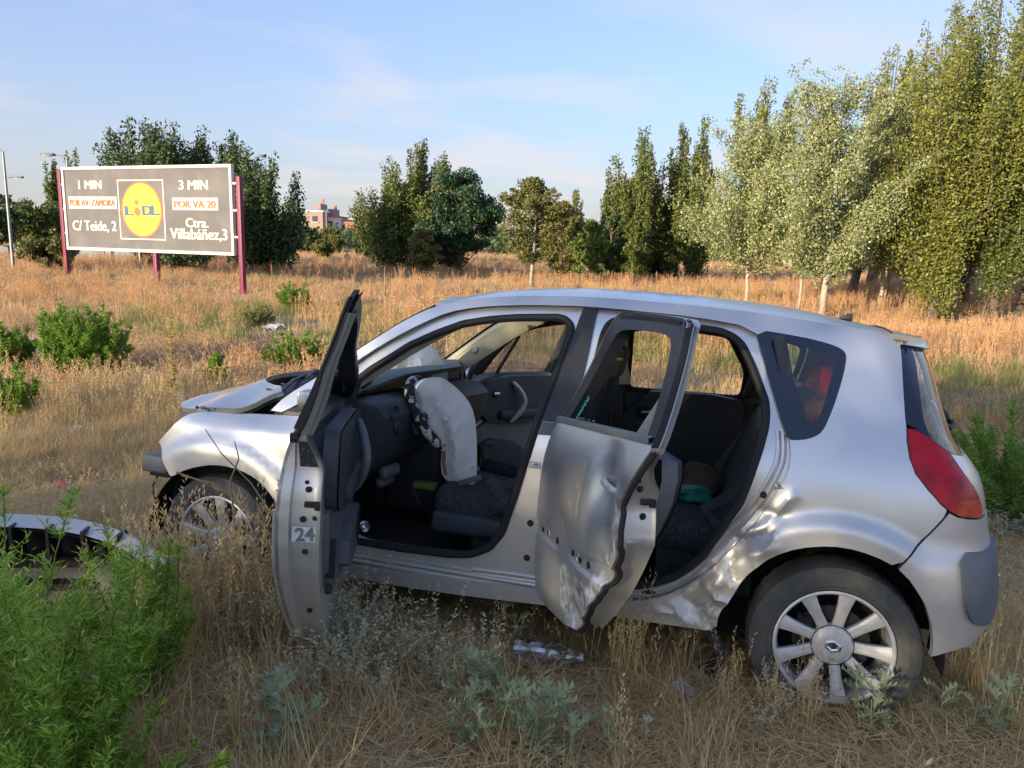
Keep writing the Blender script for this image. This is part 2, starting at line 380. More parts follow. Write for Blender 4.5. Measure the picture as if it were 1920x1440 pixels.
def wear(a, z):
    w = math.exp(-(((a-.42)/.17)**2+((z-.55)/.24)**2))*.52 + .55*math.exp(-(((a-.47)/.18)**2+((z-.33)/.07)**2)) + .2*math.exp(-(((a-.03)/.30)**2+((z-.76)/.04)**2))
    return min(w, .65)
def panel(name, outline, holes=(), off=0., h=.04, m=None, parent=None, rim=.018, fn=None, wr=None, mirror=False, sm=2, keep=(), hk=(), sharp=38., mat_fn=None, hsm=2):
    out = chaikin(list(outline), sm, True, keep) if sm else list(outline)
    hs = [chaikin(list(q), hsm, True, hk[i] if i < len(hk) else ()) if hsm else list(q) for i, q in enumerate(holes)]
    V2, Fs, loops = fill2d(out, hs, h)
    g = fn if fn else (lambda a, z: 0.)
    V = [S(a, z, off+g(a, z)) for a, z in V2]; W = [wr(a, z) if wr else 0. for a, z in V2]
    I = [0]*len(Fs)
    if mat_fn: I = [mat_fn(sum(V2[i][0] for i in f)/3, sum(V2[i][1] for i in f)/3) for f in Fs]
    # orientation: outward
    F2 = []
    for f in Fs:
        a, b, c = (Vector(V[i]) for i in f); n = (b-a).cross(c-a); cen = (a+b+c)/3; ref = Vector((0, 1, 0)) if cen.x > -.3 else Vector((-1, .6, 0))
        F2.append(f if n.dot(ref) > 0 else f[::-1])
    if rim:
        for lp in loops:
            n0 = len(V); k = len(lp)
            V += [S(a, z, off+g(a, z)) for a, z in lp] + [S(a, z, off+g(a, z)+rim) for a, z in lp]; W += [0.]*(2*k)
            for i in range(k): j = (i+1) % k; F2.append((n0+i, n0+j, n0+k+j, n0+k+i)); I.append(0)
    if mirror: V = [(x, -y, z) for x, y, z in V]; F2 = [f[::-1] for f in F2]
    return link_mesh(name, V, F2, m, parent, I, True, sharp, W if wr else None)

# traced outlines (a, z)
FENDER_TOP = [(3.031,.751),(2.956,.825),(2.881,.899),(2.801,.918),(2.638,.930),(2.473,.938),(2.274,.952),(2.145,.960)]
FARCH = [(3.005,.72),(2.975,.675),(2.935,.622),(2.917,.603),(2.859,.640),(2.767,.675),(2.678,.695),(2.589,.695),(2.5,.676),(2.43,.640),(2.372,.585),(2.33,.52),(2.30,.44),(2.29,.36),(2.29,.27)]
WIND = [(2.467,.948),(2.399,1.027),(2.261,1.125),(2.124,1.231),(1.983,1.34),(1.869,1.421),(1.753,1.484)]
ROOFC = [(1.753,1.484),(1.622,1.519),(1.41,1.55),(1.085,1.57),(0.749,1.568),(0.513,1.56),(0.318,1.548),(0.175,1.534),(0.037,1.521),(-0.119,1.509),(-0.223,1.497)]
TAIL = [(-0.223,1.497),(-0.205,1.405),(-0.189,1.267),(-0.173,1.177),(-0.174,1.119),(-0.184,1.061),(-0.206,1.009),(-0.249,0.96),(-0.315,0.911),(-0.356,0.887),(-0.25,0.778),(-0.174,0.669)]
RARCH = [(-0.174,0.669),(-0.092,0.702),(0.011,0.719),(0.112,0.707),(0.213,0.671),(0.291,0.613),(0.35,0.538),(0.387,0.448),(0.426,0.377),(0.429,0.303)]
SILL = [(0.502,0.296),(0.624,0.289),(0.809,0.291),(1.113,0.285),(1.279,0.274),(1.507,0.262),(1.741,0.255),(2.145,0.256)]
AP_TOP = [(2.126,1.174),(2.029,1.254),(1.916,1.334),(1.801,1.404),(1.685,1.463),(1.566,1.492),(1.448,1.508),(1.307,1.521),(1.095,1.530),(1.031,1.530),(0.884,1.527),(0.624,1.519),(0.393,1.493)]
AP_REAR = [(0.353,1.398),(0.293,1.247),(0.249,1.133),(0.228,1.077),(0.22,0.993),(0.234,0.934),(0.269,0.845),(0.333,0.74),(0.413,0.619),(0.497,0.513),(0.588,0.435),(0.682,0.387),(0.82,0.351)]
AP_BOT = [(1.17,0.349),(1.447,0.337),(1.74,0.326),(2.10,0.322),(2.145,.36)]
OPENF = [(2.098,1.10),(2.01,1.183),(1.933,1.238),(1.845,1.304),(1.73,1.365),(1.614,1.416),(1.496,1.443),(1.379,1.46),(1.194,1.475),(1.158,1.466),(1.134,1.441),(1.134,1.412),(1.156,1.295),(1.19,1.154),(1.215,1.04),(1.24,0.911),(1.279,0.734),(1.324,0.563),(1.375,0.488),(1.453,0.447),(1.546,0.432),(1.784,0.423),(1.99,0.423),(2.06,.48),(2.08,.62),(2.085,.9)]
OPENR = [(1.04,1.15),(1.008,1.286),(0.993,1.419),(0.977,1.464),(0.946,1.482),(0.78,1.482),(0.619,1.476),(0.524,1.468),(0.471,1.449),(0.434,1.42),(0.386,1.334),(0.33,1.213),(0.322,1.163),(0.322,1.114),(0.335,1.038),(0.363,0.916),(0.389,0.819),(0.451,0.702),(0.501,0.601),(0.554,0.536),(0.609,0.487),(0.697,0.441),(0.775,0.421),(0.947,0.407),(1.035,0.44),(1.065,0.55),(1.068,.8),(1.06,1.0)]
QWIN = [(0.392,1.487),(0.218,1.471),(0.124,1.455),(0.078,1.441),(0.055,1.427),(0.046,1.403),(0.053,1.34),(0.074,1.244),(0.097,1.167),(0.117,1.12),(0.147,1.096),(0.191,1.082),(0.238,1.078),(0.262,1.133),(0.306,1.247),(0.362,1.397)]
QGLASS = [(0.29,1.441),(0.259,1.443),(0.108,1.418),(0.09,1.405),(0.085,1.386),(0.11,1.24),(0.132,1.163),(0.15,1.142),(0.167,1.142),(0.211,1.255),(0.256,1.36)]
BTRIM = [(1.093,1.524),(1.032,1.524),(1.072,1.051),(1.196,1.047)]
def rc(x): return smooth_t(x, sorted(ROOFC))

# pose of the car in the world
CARM = Matrix(((-0.9639998544155178, -0.2610934366392535, 0.05034379833469786, 1.4454), (0.26479337214521415, -0.9598918610534374, 0.09215251028232865, 3.5043), (0.02426418667144476, 0.10216571062383256, 0.9944714258428446, -1.8781+CAM_Z), (0, 0, 0, 1)))
car = empty('hatchback_car'); car.matrix_world = CARM
tag(car, 'crashed silver hatchback car with both near side doors open, deployed airbags and crumpled sill', 'car')

APERT = AP_TOP + AP_REAR + AP_BOT + [(2.145,.60),(2.145,.95),(2.14,1.08)]
QUARTER_GAP = []
def side(mirror):
    nm = 'body_side'
    ft = [(2.145,.972)]
    # A-pillar, roof rail, quarter, sill: one pressing
    out = [(2.405,.957),(2.454,.960)] + WIND[1:] + ROOFC[1:] + TAIL[1:] + RARCH[1:] + SILL[:-1] + [(2.15,.258),(2.15,.50),(2.15,.60)]
    if not mirror:
        hole = APERT[:-3] + []
        # outline runs round the aperture because the pillar foot and the sill meet only at the front edge
        body = [(2.40,.957),(2.454,.958)] + WIND[1:] + ROOFC[1:] + TAIL[1:] + RARCH[1:] + SILL + [(2.16,.256),(2.16,.36)]
        body += AP_BOT[::-1][1:] + AP_REAR[::-1] + AP_TOP[::-1] + [(2.239,1.068),(2.337,.992)]
        # remove duplicate shared corner at roof rear: rail strip stays above aperture
        def fn(a, z): return dmg(a, z)
        K = [0, 1, len(WIND), ]
        panel(nm, body, [QWIN], 0, .0155, PAINT, car, .022, fn, wear, False, 1, keep=[0, 1], hsm=1)
    else:
        body = [(2.40,.957),(2.454,.958)] + WIND[1:] + ROOFC[1:] + TAIL[1:] + RARCH[1:] + SILL + [(2.16,.256),(2.16,.36)]
        body += [(2.10,.33),(1.45,.337),(1.22,.42),(1.175,.62),(1.18,.9),(1.185,1.08),(1.09,1.50),(1.2,1.515)] + AP_TOP[::-1][5:] + [(2.239,1.068),(2.337,.992)]
        rw = roundpoly([(1.04,1.075),(1.03,1.462),(.70,1.464),(.475,1.446),(.36,1.25),(.372,1.085)], .045)
        panel(nm, body, [QWIN, rw], 0, .05, PAINT, car, .05, None, None, True, 1, keep=[0, 1], hsm=0)
        panel('side_window', rw, [], .02, .08, GLASS, car, 0, mirror=True, sm=0)
    # fender
    fe = FENDER_TOP + [(2.145,.66),(2.15,.27)] + FARCH[::-1]
    panel('front_fender', fe, [], 0, .034, PAINT, car, .02, None, None, mirror, 1, keep=[0, 7, 9, 10])
    # triangular fixed quarter glass
    panel('pillar_glass', [(2.385,.962),(2.335,.985),(2.235,1.062),(2.15,1.14),(2.15,.972)], [], .006, .05, FRIT, car, .01, mirror=mirror, sm=0)
    # rear quarter glass with dark printed border
    qb = panel('quarter_window', [(a+(.002 if a < .2 else -.002), z) for a, z in QWIN], [QGLASS], .004, .04, FRIT, car, .012, mirror=mirror, sm=1, hsm=1)
    panel('pane', QGLASS, [], .006, .06, GLASSD, qb, 0, mirror=mirror, sm=1)
    return
side(False); side(True)

def loop_tube(name, pts, off, r, m, parent, mirror=False, n=8, flat=1.0, mb=None):
    P = [S(a, z, off) for a, z in resample(chaikin(resample(pts, .05), 2), .03)]
    b = mb or MB(); b.tube(P, r, n, 0, True, flat=flat)
    return b if mb else b.build(name, m, parent, mirror=mirror)

# recessed door frames with the B pillar
def fr_dmg(a, z): return dmg(a, z)*.8
fr = panel('door_frame', [(a-.004 if a < .5 else a, z) for a, z in APERT[:-3]] + [(2.16,.40),(2.16,.95),(2.15,1.10)], [OPENF, OPENR], .034, .022, PAINT, car, .05, fr_dmg, lambda a, z: wear(a, z)*.7, False, 1, hsm=2)
loop_tube('door_seal', [(a, z) for a, z in OPENF], .030, .017, RUBBER, fr)
loop_tube('door_seal', [(a, z) for a, z in OPENR], .030, .017, RUBBER, fr)
panel('pillar_trim', BTRIM, [], .018, .05, GREYPL if 0 else BLACKP, fr, .016, sm=0)
panel('pillar_patch', [(1.196,1.040),(1.08,1.044),(1.085,.995),(1.205,.990)], [], .028, .05, GREYPL, fr, .01, sm=0)
fr2 = panel('door_frame', [(a, z) for a, z in AP_TOP[:-4]] + [(1.06,1.50),(1.15,1.06),(1.15,.5),(1.25,.335)] + AP_BOT[1:] + [(2.16,.40),(2.16,.95),(2.15,1.10)], [OPENF], .034, .06, PAINT, car, .05, mirror=True, sm=1)
loop_tube('door_seal', OPENF, .030, .017, RUBBER, fr2, True)
# raised flutes of the shut face beside the crumpled quarter and sill
fl = MB()
for d, r in ((.030, .011), (.055, .010)):
    P = [(a+d*.8, z+d*.45) for a, z in AP_REAR[3:]] + [(a, z+d*.8) for a, z in AP_BOT[:2]]
    P = resample(chaikin(P, 2, False), .04, False); fl.tube([S(a, z, .034+fr_dmg(a, z)) for a, z in P], r, 8, 0)
fl.build('shut_flange', PAINT, fr)
b = MB()
for i in range(3):
    P = [S(x, .338+.020*i+.003*math.sin(x*3), .02+.011*i) for x in np.linspace(.85, 2.1, 26)]; b.tube(P, .010, 8, 0)
b.build('sill_step', PAINT, fr)
# dark tread strip along the front door sill
b = MB(); rows = []
for x in np.linspace(1.42, 2.08, 14):
    y = half(x, .36); rows.append([(x, y-.030, .352), (x, y-.034, .368), (x, y-.062, .400), (x, y-.066, .398)])
b.grid(rows); b.build('sill_plate', FRIT, fr, sharp=25)
# strikers and hinge stubs
b = MB()
for (a, z) in ((1.215,.865), (.262,.90)):
    p = Vector(S(a, z, .03)); b.tube([p+Vector((0,-.01,0)), p+Vector((0,.028,0)), p+Vector((-.03,.028,0)), p+Vector((-.03,-.01,0))], .0045, 6); b.box(p+Vector((-.01,.0,0)), (.045, .006, .03))
b.build('door_striker', CHROME, fr)
b = MB()
for (a, z) in ((1.21,.47), (1.205,.62), (.305,.86)):
    p = S(a, z, .03); b.lathe([(.0, .004), (.012, .004), (.014, 0.)], 12, 'Y', p)
b.build('grommet', RUBBER, fr)
b = MB(); p = Vector(S(.70,.408,.03)); b.box(p, (.055, .01, .016), rot=(0, .15, 0), bev=.005); b.build('drain_slot', RUBBER, fr)

# roof: sheet in (x, y)
def yc(x): return half(x, rc(x))
def roof_z(x, y):
    e = max(0, 1-(abs(y)/max(.02, yc(x) if x > -.15 else yc(-.15)))**2.3)
    return rc(max(x, -.22)) + .050*e*sst(-.40, .25, x)+.012*e - (.03*sst(-.15, -.4, x) if x < -.15 else 0)*0
left = [(x, yc(x)) for x, _ in ROOFC]
tail = [S(a, 1.497)[:2] for a in np.linspace(-.24, -1.17, 12)]
half_out = left + [(p[0], p[1]) for p in tail]
front = [(1.80, .45), (1.83, .2)]
outl = [(1.83, 0)] + front[::-1] + half_out + [(x, -y) for x, y in half_out[::-1]] + [(x, -y) for x, y in front]
V2, Fs, lps = fill2d(outl, [], .06)
V = [(x, y, roof_z(x, y)) for x, y in V2]
Fs = [f if (Vector(V[f[1]])-Vector(V[f[0]])).cross(Vector(V[f[2]])-Vector(V[f[0]])).z > 0 else f[::-1] for f in Fs]
n0 = len(V); lp = lps[0]; V += [(x, y, roof_z(x, y)) for x, y in lp] + [(x*.995, y*.99, roof_z(x, y)-.02) for x, y in lp]; k = len(lp)
Fs += [(n0+i, n0+(i+1) % k, n0+k+(i+1) % k, n0+k+i) for i in range(k)]
roof = link_mesh('roof', V, Fs, PAINT, car)
b = MB(); b.tube([(-.105-.02*math.cos(q), yc(-.1)*math.sin(q)*1.002, roof_z(-.11, yc(-.1)*math.sin(q))+.0005) for q in np.linspace(-1.57, 1.57, 30)], .0035, 5); b.build('roof_joint', RUBBER, roof)
b = MB(); b.box((-.02, 0, roof_z(-.02, 0)+.016), (.08, .028, .038), bev=.004, deform=lambda c: (c.x*(.35 if c.z > 0 else 1)-.030*(c.z > 0), c.y*(.5 if c.z > 0 else 1), c.z)); b.build('roof_aerial', BLACKP, roof)
b = MB(); b.box((.02, .40, roof_z(.02,.4)+.002), (.05, .02, .006), rot=(0, 0, .3), bev=.002); b.build('roof_clip', RUBBER, roof)
# cream roof lining
V = [(x*.985+.01, y*.955, roof_z(x, y)-.045) for x, y in V2 if 1]
link_mesh('roof_lining', V, [f[::-1] for f in fill2d(outl, [], .06)[1]], CREAM, car)
# spoiler lip under the roof end, tailgate, glass, bumper (left and mirrored)
for mr in (False, True):
    panel('spoiler', [(-.222,1.499),(-.5,1.497),(-.8,1.497),(-1.165,1.497),(-1.165,1.455),(-.8,1.458),(-.5,1.462),(-.222,1.470)], [], -.012, .05, PAINT, car, .05, mirror=mr, sm=0)
    panel('tailgate_window', [(-.228,1.466),(-.208,1.40),(-.193,1.267),(-.176,1.180),(-.232,1.165),(-.333,1.126),(-.43,1.090),(-.60,1.070),(-1.17,1.06),(-1.17,1.456),(-.5,1.458)], [], .012, .045, FRIT if False else GLASSD, car, .0, mirror=mr, sm=0)
    panel('window_border', [(-.228,1.464),(-.208,1.40),(-.193,1.267),(-.176,1.182),(-.232,1.167),(-.325,1.135),(-.30,1.20),(-.31,1.3),(-.33,1.464)], [], .008, .04, FRIT, car, .01, mirror=mr, sm=0)
    panel('tailgate', [(-.433,1.086),(-.478,1.025),(-.532,.975),(-.576,.931),(-.606,.887),(-.612,.862),(-.9,.855),(-1.18,.85),(-1.18,1.058),(-.60,1.066)], [], .004, .045, PAINT, car, .02, mirror=mr, sm=0)
    panel('rear_bumper', [(-.360,.882),(-.405,.868),(-.467,.861),(-.60,.852),(-1.2,.845),(-1.2,.35),(-.62,.37),(-.499,.388),(-.436,.378),(-.353,.355),(-.335,.42),(-.318,.478),(-.283,.548),(-.218,.63),(-.177,.665),(-.255,.777)], [], 0, .035, PAINT, car, .025, mirror=mr, sm=0)
    panel('bumper_pad', [(-.408,.748),(-.60,.738),(-1.1,.738),(-1.1,.47),(-.65,.462),(-.538,.470),(-.467,.512),(-.425,.600)], [], -.016, .035, BPADM, car, .03, mirror=mr, sm=1)
    lampo = [(-0.178,1.163),(-0.178,1.119),(-0.188,1.061),(-0.210,1.009),(-0.253,0.96),(-0.318,0.913),(-0.362,0.891),(-0.405,0.877),(-0.467,0.870),(-0.575,0.862),(-.602,.885),(-0.570,0.931),(-0.526,0.975),(-0.471,1.025),(-0.428,1.089),(-0.335,1.121),(-0.282,1.144),(-0.232,1.160)]
    panel('tail_lamp', lampo, [], -.006, .03, [LAMPR, LAMPO], car, .02, mirror=mr, sm=0, mat_fn=lambda a, z: 1 if (z < .925 and a < -.40) or (z < .905) else 0)
    if not mr:
        b = MB(); P = [S(a, z, -.001) for a, z in lampo]; b.tube(P, .004, 6, 0, True); b.build('lamp_gasket', RUBBER, car)
        b = MB(); P = [S(a, z, .0) for a, z in resample([(-.358,.888),(-.25,.778),(-.174,.669)], .03, False)]; b.tube(P, .003, 5); b.build('bumper_joint', RUBBER, car)
# rear wiper
b = MB(); b.tube([(-.45,.0,1.22),(-.50,.02,1.17),(-.515,.03,1.13)], .011, 8); b.tube([(-.50,.02,1.15),(-.53,.05,1.13),(-.50,.10,1.11)], .012, 6); b.build('rear_wiper', BLACKP, car)

# windscreen
WP = [S(a, z, .02) for a, z in resample(chaikin(WIND, 2, False), .05, False)]
rows = []
for i, p in enumerate(WP):
    t = i/(len(WP)-1); rows.append([(p[0]+(.17-.11*t)*(1-w_*w_), p[1]*w_, p[2]+(.015+.03*t)*(1-w_*w_)) for w_ in np.linspace(1, -1, 21)])
b = MB(); b.grid(rows); b.build('windscreen', GLASS, car)
b = MB(); b.tube([(p[0], p[1]+.006, p[2]+.002) for p in WP], .006, 6); b.tube([(p[0], -p[1]-.006, p[2]+.002) for p in WP], .006, 6); b.build('windscreen_seal', RUBBER, car)
# inner A pillars, cream, right one carries a round speaker
for sgn in (1, -1):
    b = MB(); rows = []
    for i, p in enumerate(WP):
        ww = .055+.05*(i/(len(WP)-1)); rows.append([(p[0]-.005, sgn*(p[1]-.02), p[2]-.012), (p[0]-.03, sgn*(p[1]-.05), p[2]-.02), (p[0]-.07-ww, sgn*(p[1]-.055), p[2]-.03), (p[0]-.10-ww, sgn*(p[1]-.035), p[2]-.045)])
    b.grid(rows); pt = b.build('pillar_lining', CREAM, car)
    if sgn < 0:
        c = Vector(WP[int(len(WP)*.58)]); b = MB(); b.lathe([(0, .008), (.022, .008), (.027, 0), (.030, -.01)], 20, 'Y', (c.x-.075, -(c.y-.058), c.z-.03)); b.build('tweeter', CREAM, pt)
# hood
def hood_z(x, y):
    e = 1-(abs(y)/.88)**2.2
    edge = .946-.025*sst(2.7, 3.0, x)
    z = edge-.022*sst(2.75, 2.98, x)+(.085+.115*sst(3.0, 2.5, x))*e - .09*sst(2.98, 3.25, x)
    z += .055*sst(2.62, 2.42, x)*sst(.5, .8, abs(y))
    z += .012*sn(x, y*.8, 0, 3, 1.8)*sst(3.2, 2.7, x) + .02*math.exp(-((x-2.95)/.08)**2-((y-.62)/.12)**2)
    return z
hl = [(2.97,.79),(2.84,.855),(2.66,.872),(2.52,.868),(2.42,.815),(2.47,.74),(2.56,.65),(2.68,.55),(2.76,.40),(2.79,.2),(2.80,0)]
fr_ = [(3.07,.66),(3.14,.42),(3.17,.2),(3.18,0)]
ho = chaikin(hl + [(x, -y) for x, y in hl[::-1][1:]] + [(x, -y) for x, y in fr_[:-1]] + fr_[::-1], 1, True, keep=[0, 3, 4])
V2, Fs, lps = fill2d(ho, [], .045)
V = [(x, y, hood_z(x, y)) for x, y in V2]
Fs = [f if (Vector(V[f[1]])-Vector(V[f[0]])).cross(Vector(V[f[2]])-Vector(V[f[0]])).z > 0 else f[::-1] for f in Fs]
n0 = len(V); lp = lps[0]; k = len(lp); V += [(x, y, hood_z(x, y)) for x, y in lp] + [(x, y*.985, hood_z(x, y)-.022) for x, y in lp]
Fs += [(n0+i, n0+(i+1) % k, n0+k+(i+1) % k, n0+k+i) for i in range(k)]
V += [(x, y*.97, hood_z(x, y)-.035) for x, y in V2]; n1 = n0+2*k
Fs += [tuple(n1+i for i in f[::-1]) for f in fill2d(ho, [], .045)[1]]
link_mesh('hood', V, Fs, PAINT, car)
SCUT = mat('scuttle_plastic', (.008, .011, .02), .5, var=.3)
# scuttle with wipers
b = MB(); rows = []
for x in np.linspace(2.42, 2.92, 8):
    rows.append([(x, y, hood_z(x, y)-.060+.008*math.sin(x*60)-.02*sst(2.5, 2.42, x)) for y in np.linspace(.82, -.82, 20)])
b.grid(rows); sc_ = b.build('scuttle_panel', SCUT, car)
b = MB(); b.tube([(2.64,.25,hood_z(2.64,.25)-.045),(2.56,.48,hood_z(2.56,.48)-.03),(2.50,.70,hood_z(2.5,.7)-.035)], .010, 6); b.tube([(2.70,-.05,hood_z(2.7,0)-.045),(2.60,.2,hood_z(2.6,.2)-.03),(2.52,.42,hood_z(2.52,.42)-.03)], .010, 6); b.tube([(2.62,.36,hood_z(2.62,.36)-.045),(2.52,.05,hood_z(2.52,.05)-.03)], .006, 5); b.tube([(2.72,.62,1.0),(2.60,.66,1.02),(2.50,.76,1.03)], .016, 6)
b.build('wiper', BLACKP, sc_)
b = MB(); b.tube([(2.64,.46,hood_z(2.64,.46)-.045),(2.56,.56,hood_z(2.56,.56)-.03)], .006, 5); b.tube([(2.68,.16,hood_z(2.68,.16)-.045),(2.61,.27,hood_z(2.61,.27)-.03)], .006, 5); b.build('wiper_clip', GREYPL, sc_)
# engine bay, front beam and torn liner where the bumper was
b = MB(); b.box((2.72, 0, .66), (.62, 1.46, .46)); b.box((3.0, 0, .60), (.16, 1.3, .36)); eng = b.build('engine_bay', DARKM, car)
b = MB()
b.box((3.11, .28, .60), (.12, .95, .10), bev=.012); b.box((3.05, .62, .62), (.20, .07, .09), bev=.01); b.box((3.06, -.55, .62), (.20, .07, .09), bev=.01)
b.build('crash_beam', BLACKP, car)
b = MB(); b.box((3.13, .70, .615), (.15, .14, .085), bev=.012); b.box((3.07, .72, .665), (.05,.10,.05), bev=.01); b.build('beam_end', GREYPL, car)
b = MB(); b.tube([(3.12,.74,.58),(3.14,.76,.50),(3.11,.77,.42),(3.05,.78,.38),(3.0,.80,.40)], .006, 6); b.tube([(2.95,.78,.62),(2.99,.79,.5),(2.93,.80,.38),(2.97,.80,.30)], .012, 6); b.build('torn_cable', RUBBER, car)
rng = random.Random(3)
b = MB()
for i in range(20):
    x = 2.84-.012*i-rng.random()*.01; b.box((x, .845+rng.uniform(-.01,.01), .932+rng.uniform(-.004,.006)), (.010, .016, .006+.006*rng.random()), rot=(rng.random(), rng.random(), rng.random()))
b.build('hood_edge_debris', RUBBER, car)
# wheel arch liners
def liner(cx, sg, r0=.405):
    b = MB(); rows = []
    for yy in (.875, .86, .60, .55):
        rr = r0-(.006 if yy > .87 else 0)+(.02 if yy < .8 else 0); rows.append([(cx+rr*math.cos(q), sg*yy, .316+rr*math.sin(q)) for q in np.linspace(-.08, math.pi+.12, 28)])
    b.grid(rows); n = 28
    b.box((cx, sg*.50, .45), (.8, .04, .6)); b.build('wheel_arch_liner', CARPET, car)
for cx, rr in ((.03, .412), (2.67, .395)):
    for sg in (1, -1): liner(cx, sg, rr)
b = MB(); rows = []
for t in np.linspace(0, 1, 7): rows.append([(.445+.05*math.sin(t*7)-.03*t+.05*s_, .80-.03*s_+.03*math.sin(t*9+s_*2), .42-.34*t) for s_ in (0, .5, 1)])
b.grid(rows); b.build('torn_liner', RUBBER, car)
b = MB(); rows = []
for t in np.linspace(0, 1, 9): q = 1.25+1.0*t; rows.append([(2.67+(.385+.02*math.sin(t*11))*math.cos(3.14159-q+1.3), .875-.04*s_, .316+(.375+.015*math.sin(t*13))*math.sin(3.14159-q+1.3)) for s_ in (0, 1, 2)])
b.grid(rows); b.build('torn_arch_edge', RUBBER, car)

# ------------------------------------------------------------------ wheels
def wheel(cx, cy, cz, sg, steer=0., flat=0., spin=0.):
    prof = [(.218,-.075),(.222,-.098),(.236,-.101),(.240,-.106),(.262,-.108),(.266,-.105),(.286,-.104),(.290,-.101),(.305,-.094),(.316,-.070),(.318,-.03),(.318,.03),(.316,.070),(.305,.094),(.290,.101),(.286,.104),(.266,.105),(.262,.108),(.240,.106),(.236,.101),(.222,.098),(.218,.075)]
    b = MB(); n = 64; V = []; m = len(prof)
    for k in range(n):
        q = 2*math.pi*k/n
        for i, (r, h) in enumerate(prof):
            if 9 <= i <= 12 and k % 2: r -= .006
            z = r*math.sin(q); x = r*math.cos(q); hh = h
            if flat and z < -(.316-flat):
                d = -(.316-flat)-z; z += d*.85; hh = h*(1+.9*d/.06)
            V.append((x, hh, z))
    Fs = [(k*m+i, k*m+(i+1), ((k+1) % n)*m+i+1, ((k+1) % n)*m+i) for k in range(n) for i in range(m-1)]
    b.add(V, Fs); w = b.build('wheel', TYRE, car); w.location = (cx, cy, cz); w.rotation_euler = (0, 0, steer + (0 if sg > 0 else math.pi))
    b = MB(); b.lathe([(.216,.090),(.218,.097),(.211,.100),(.205,.095),(.200,.075),(.196,.0),(.196,-.07)], 56, 'Y')
    for k in range(9):
        a0 = spin+2*math.pi*k/9; ca, sa = math.cos(a0), math.sin(a0); rows = []
        for r, wd, y, t in ((.045,.020,.066,.02), (.075,.020,.070,.03), (.12,.020,.078,.03), (.165,.024,.086,.028), (.204,.030,.092,.02)):
            q = []
            for (s_, d) in ((-1, t*.9), (-1, .006), (-.55, 0), (.55, 0), (1, .006), (1, t*.9)):
                q.append((r*ca-s_*wd*sa, y-d, r*sa+s_*wd*ca))
            rows.append(q)
        b.grid(rows)
    b.lathe([(.078,.040),(.078,.066),(.070,.070)], 40, 'Y')
    rim = b.build('rim', ALLOY, w, sharp=30)
    b = MB(); b.lathe([(0,.082),(.020,.082),(.040,.079),(.062,.074),(.072,.067),(.074,.058)], 40, 'Y'); b.lathe([(.0745,.070),(.0765,.073),(.0785,.070)], 40, 'Y', mi=1)
    b.lathe([(0, .0765), (.007, .0765), (.008,.070)], 12, 'Y', (-.004, 0, -.048), mi=1)
    cap = b.build('centre_cap', [ALLOY, RUBBER], w)
    # diamond badge: two nested lozenges
    b = MB()
    def loz(s_, y): return [(0, y, .0255*s_), (.020*s_, y, 0), (0, y, -.0255*s_), (-.020*s_, y, 0)]
    def hexl(s_, y): return [(.009*s_, y, .023*s_), (.0225*s_, y, 0), (.009*s_, y, -.023*s_), (-.009*s_, y, -.023*s_), (-.0225*s_, y, 0), (-.009*s_, y, .023*s_)]
    b.add(hexl(1, .0835)+hexl(.72, .0865)+hexl(.45, .084), [(i, (i+1) % 6, 6+(i+1) % 6, 6+i) for i in range(6)] + [(6+i, 6+(i+1) % 6, 12+(i+1) % 6, 12+i) for i in range(6)])
    b.add(hexl(.45, .0842), [tuple(range(6))], 1)
    em = b.build('badge', [CHROME, DARKM], cap, sharp=10); em.rotation_euler = (0, R(78), 0); em.scale = (1.15, 1, 1.35)
    b = MB(); b.lathe([(.0,.03),(.14,.03),(.14,.0),(.06,0)], 32, 'Y'); b.lathe([(.196,-.07),(.05,-.06),(0,-.06)], 32, 'Y', mi=1); b.box((.10, .025, .03), (.06, .05, .12), 1, bev=.01); b.build('brake_disc', [DARKM, CARPET], w)
    return w
wheel(0, .775, .316, 1, 0, .035, .33); wheel(2.685, .77, .316, 1, R(-4), .03, R(50))
wheel(0, -.775, .316, -1); wheel(2.685, -.775, .316, -1, R(-4))

FAR_OPEN = 66
SHADE_N = 11; SHADE_X0 = -50; SHADE_DX = 4.6; SHADE_Y = -17; SHADE_H = 6.3; SHADE_L = 1300
# ------------------------------------------------------------------ doors
def din(a, z, deep=.135):
    t = sst(.93, 1.05, z); base = max(half(a, z)-.755, .045) if z < 1.05 else .06
    return (1-t)*base+t*.050
def door_pose(o, hx, hy, th, mirror):
    s = -1 if mirror else 1
    o.matrix_local = Matrix.Translation((hx, s*hy, 0)) @ Matrix.Rotation(-s*R(th), 4, 'Z') @ Matrix.Translation((-hx, -s*hy, 0))
def edge_strip(mb, P, din_f, out_f, mi_out, mi_in, split=1.0, closed=True):
    """shut face between the skin edge and the inner shell"""
    n = len(P); K = (0, .02, .30, .34, .8, .97, 1.0)
    dz = (0, .0, .0, .018, .018, .006, 0)
    rows = []
    cz = sum(p[1] for p in P)/n; ca = sum(p[0] for p in P)/n
    for i, (a, z) in enumerate(P):
        d0 = out_f(a, z); d1 = din_f(a, z); tx, tz = (P[(i+1) % n][0]-P[i-1][0], P[(i+1) % n][1]-P[i-1][1]); l = math.hypot(tx, tz) or 1
        nx, nz = -tz/l, tx/l
        if nx*(a-ca)+nz*(z-cz) > 0: nx, nz = -nx, -nz
        rows.append([S(a+nx*q, z+nz*q, d0+(d1-d0)*k) for k, q in zip(K, dz)])
    if closed: rows.append(rows[0])
    mb.grid(rows, mi_in)
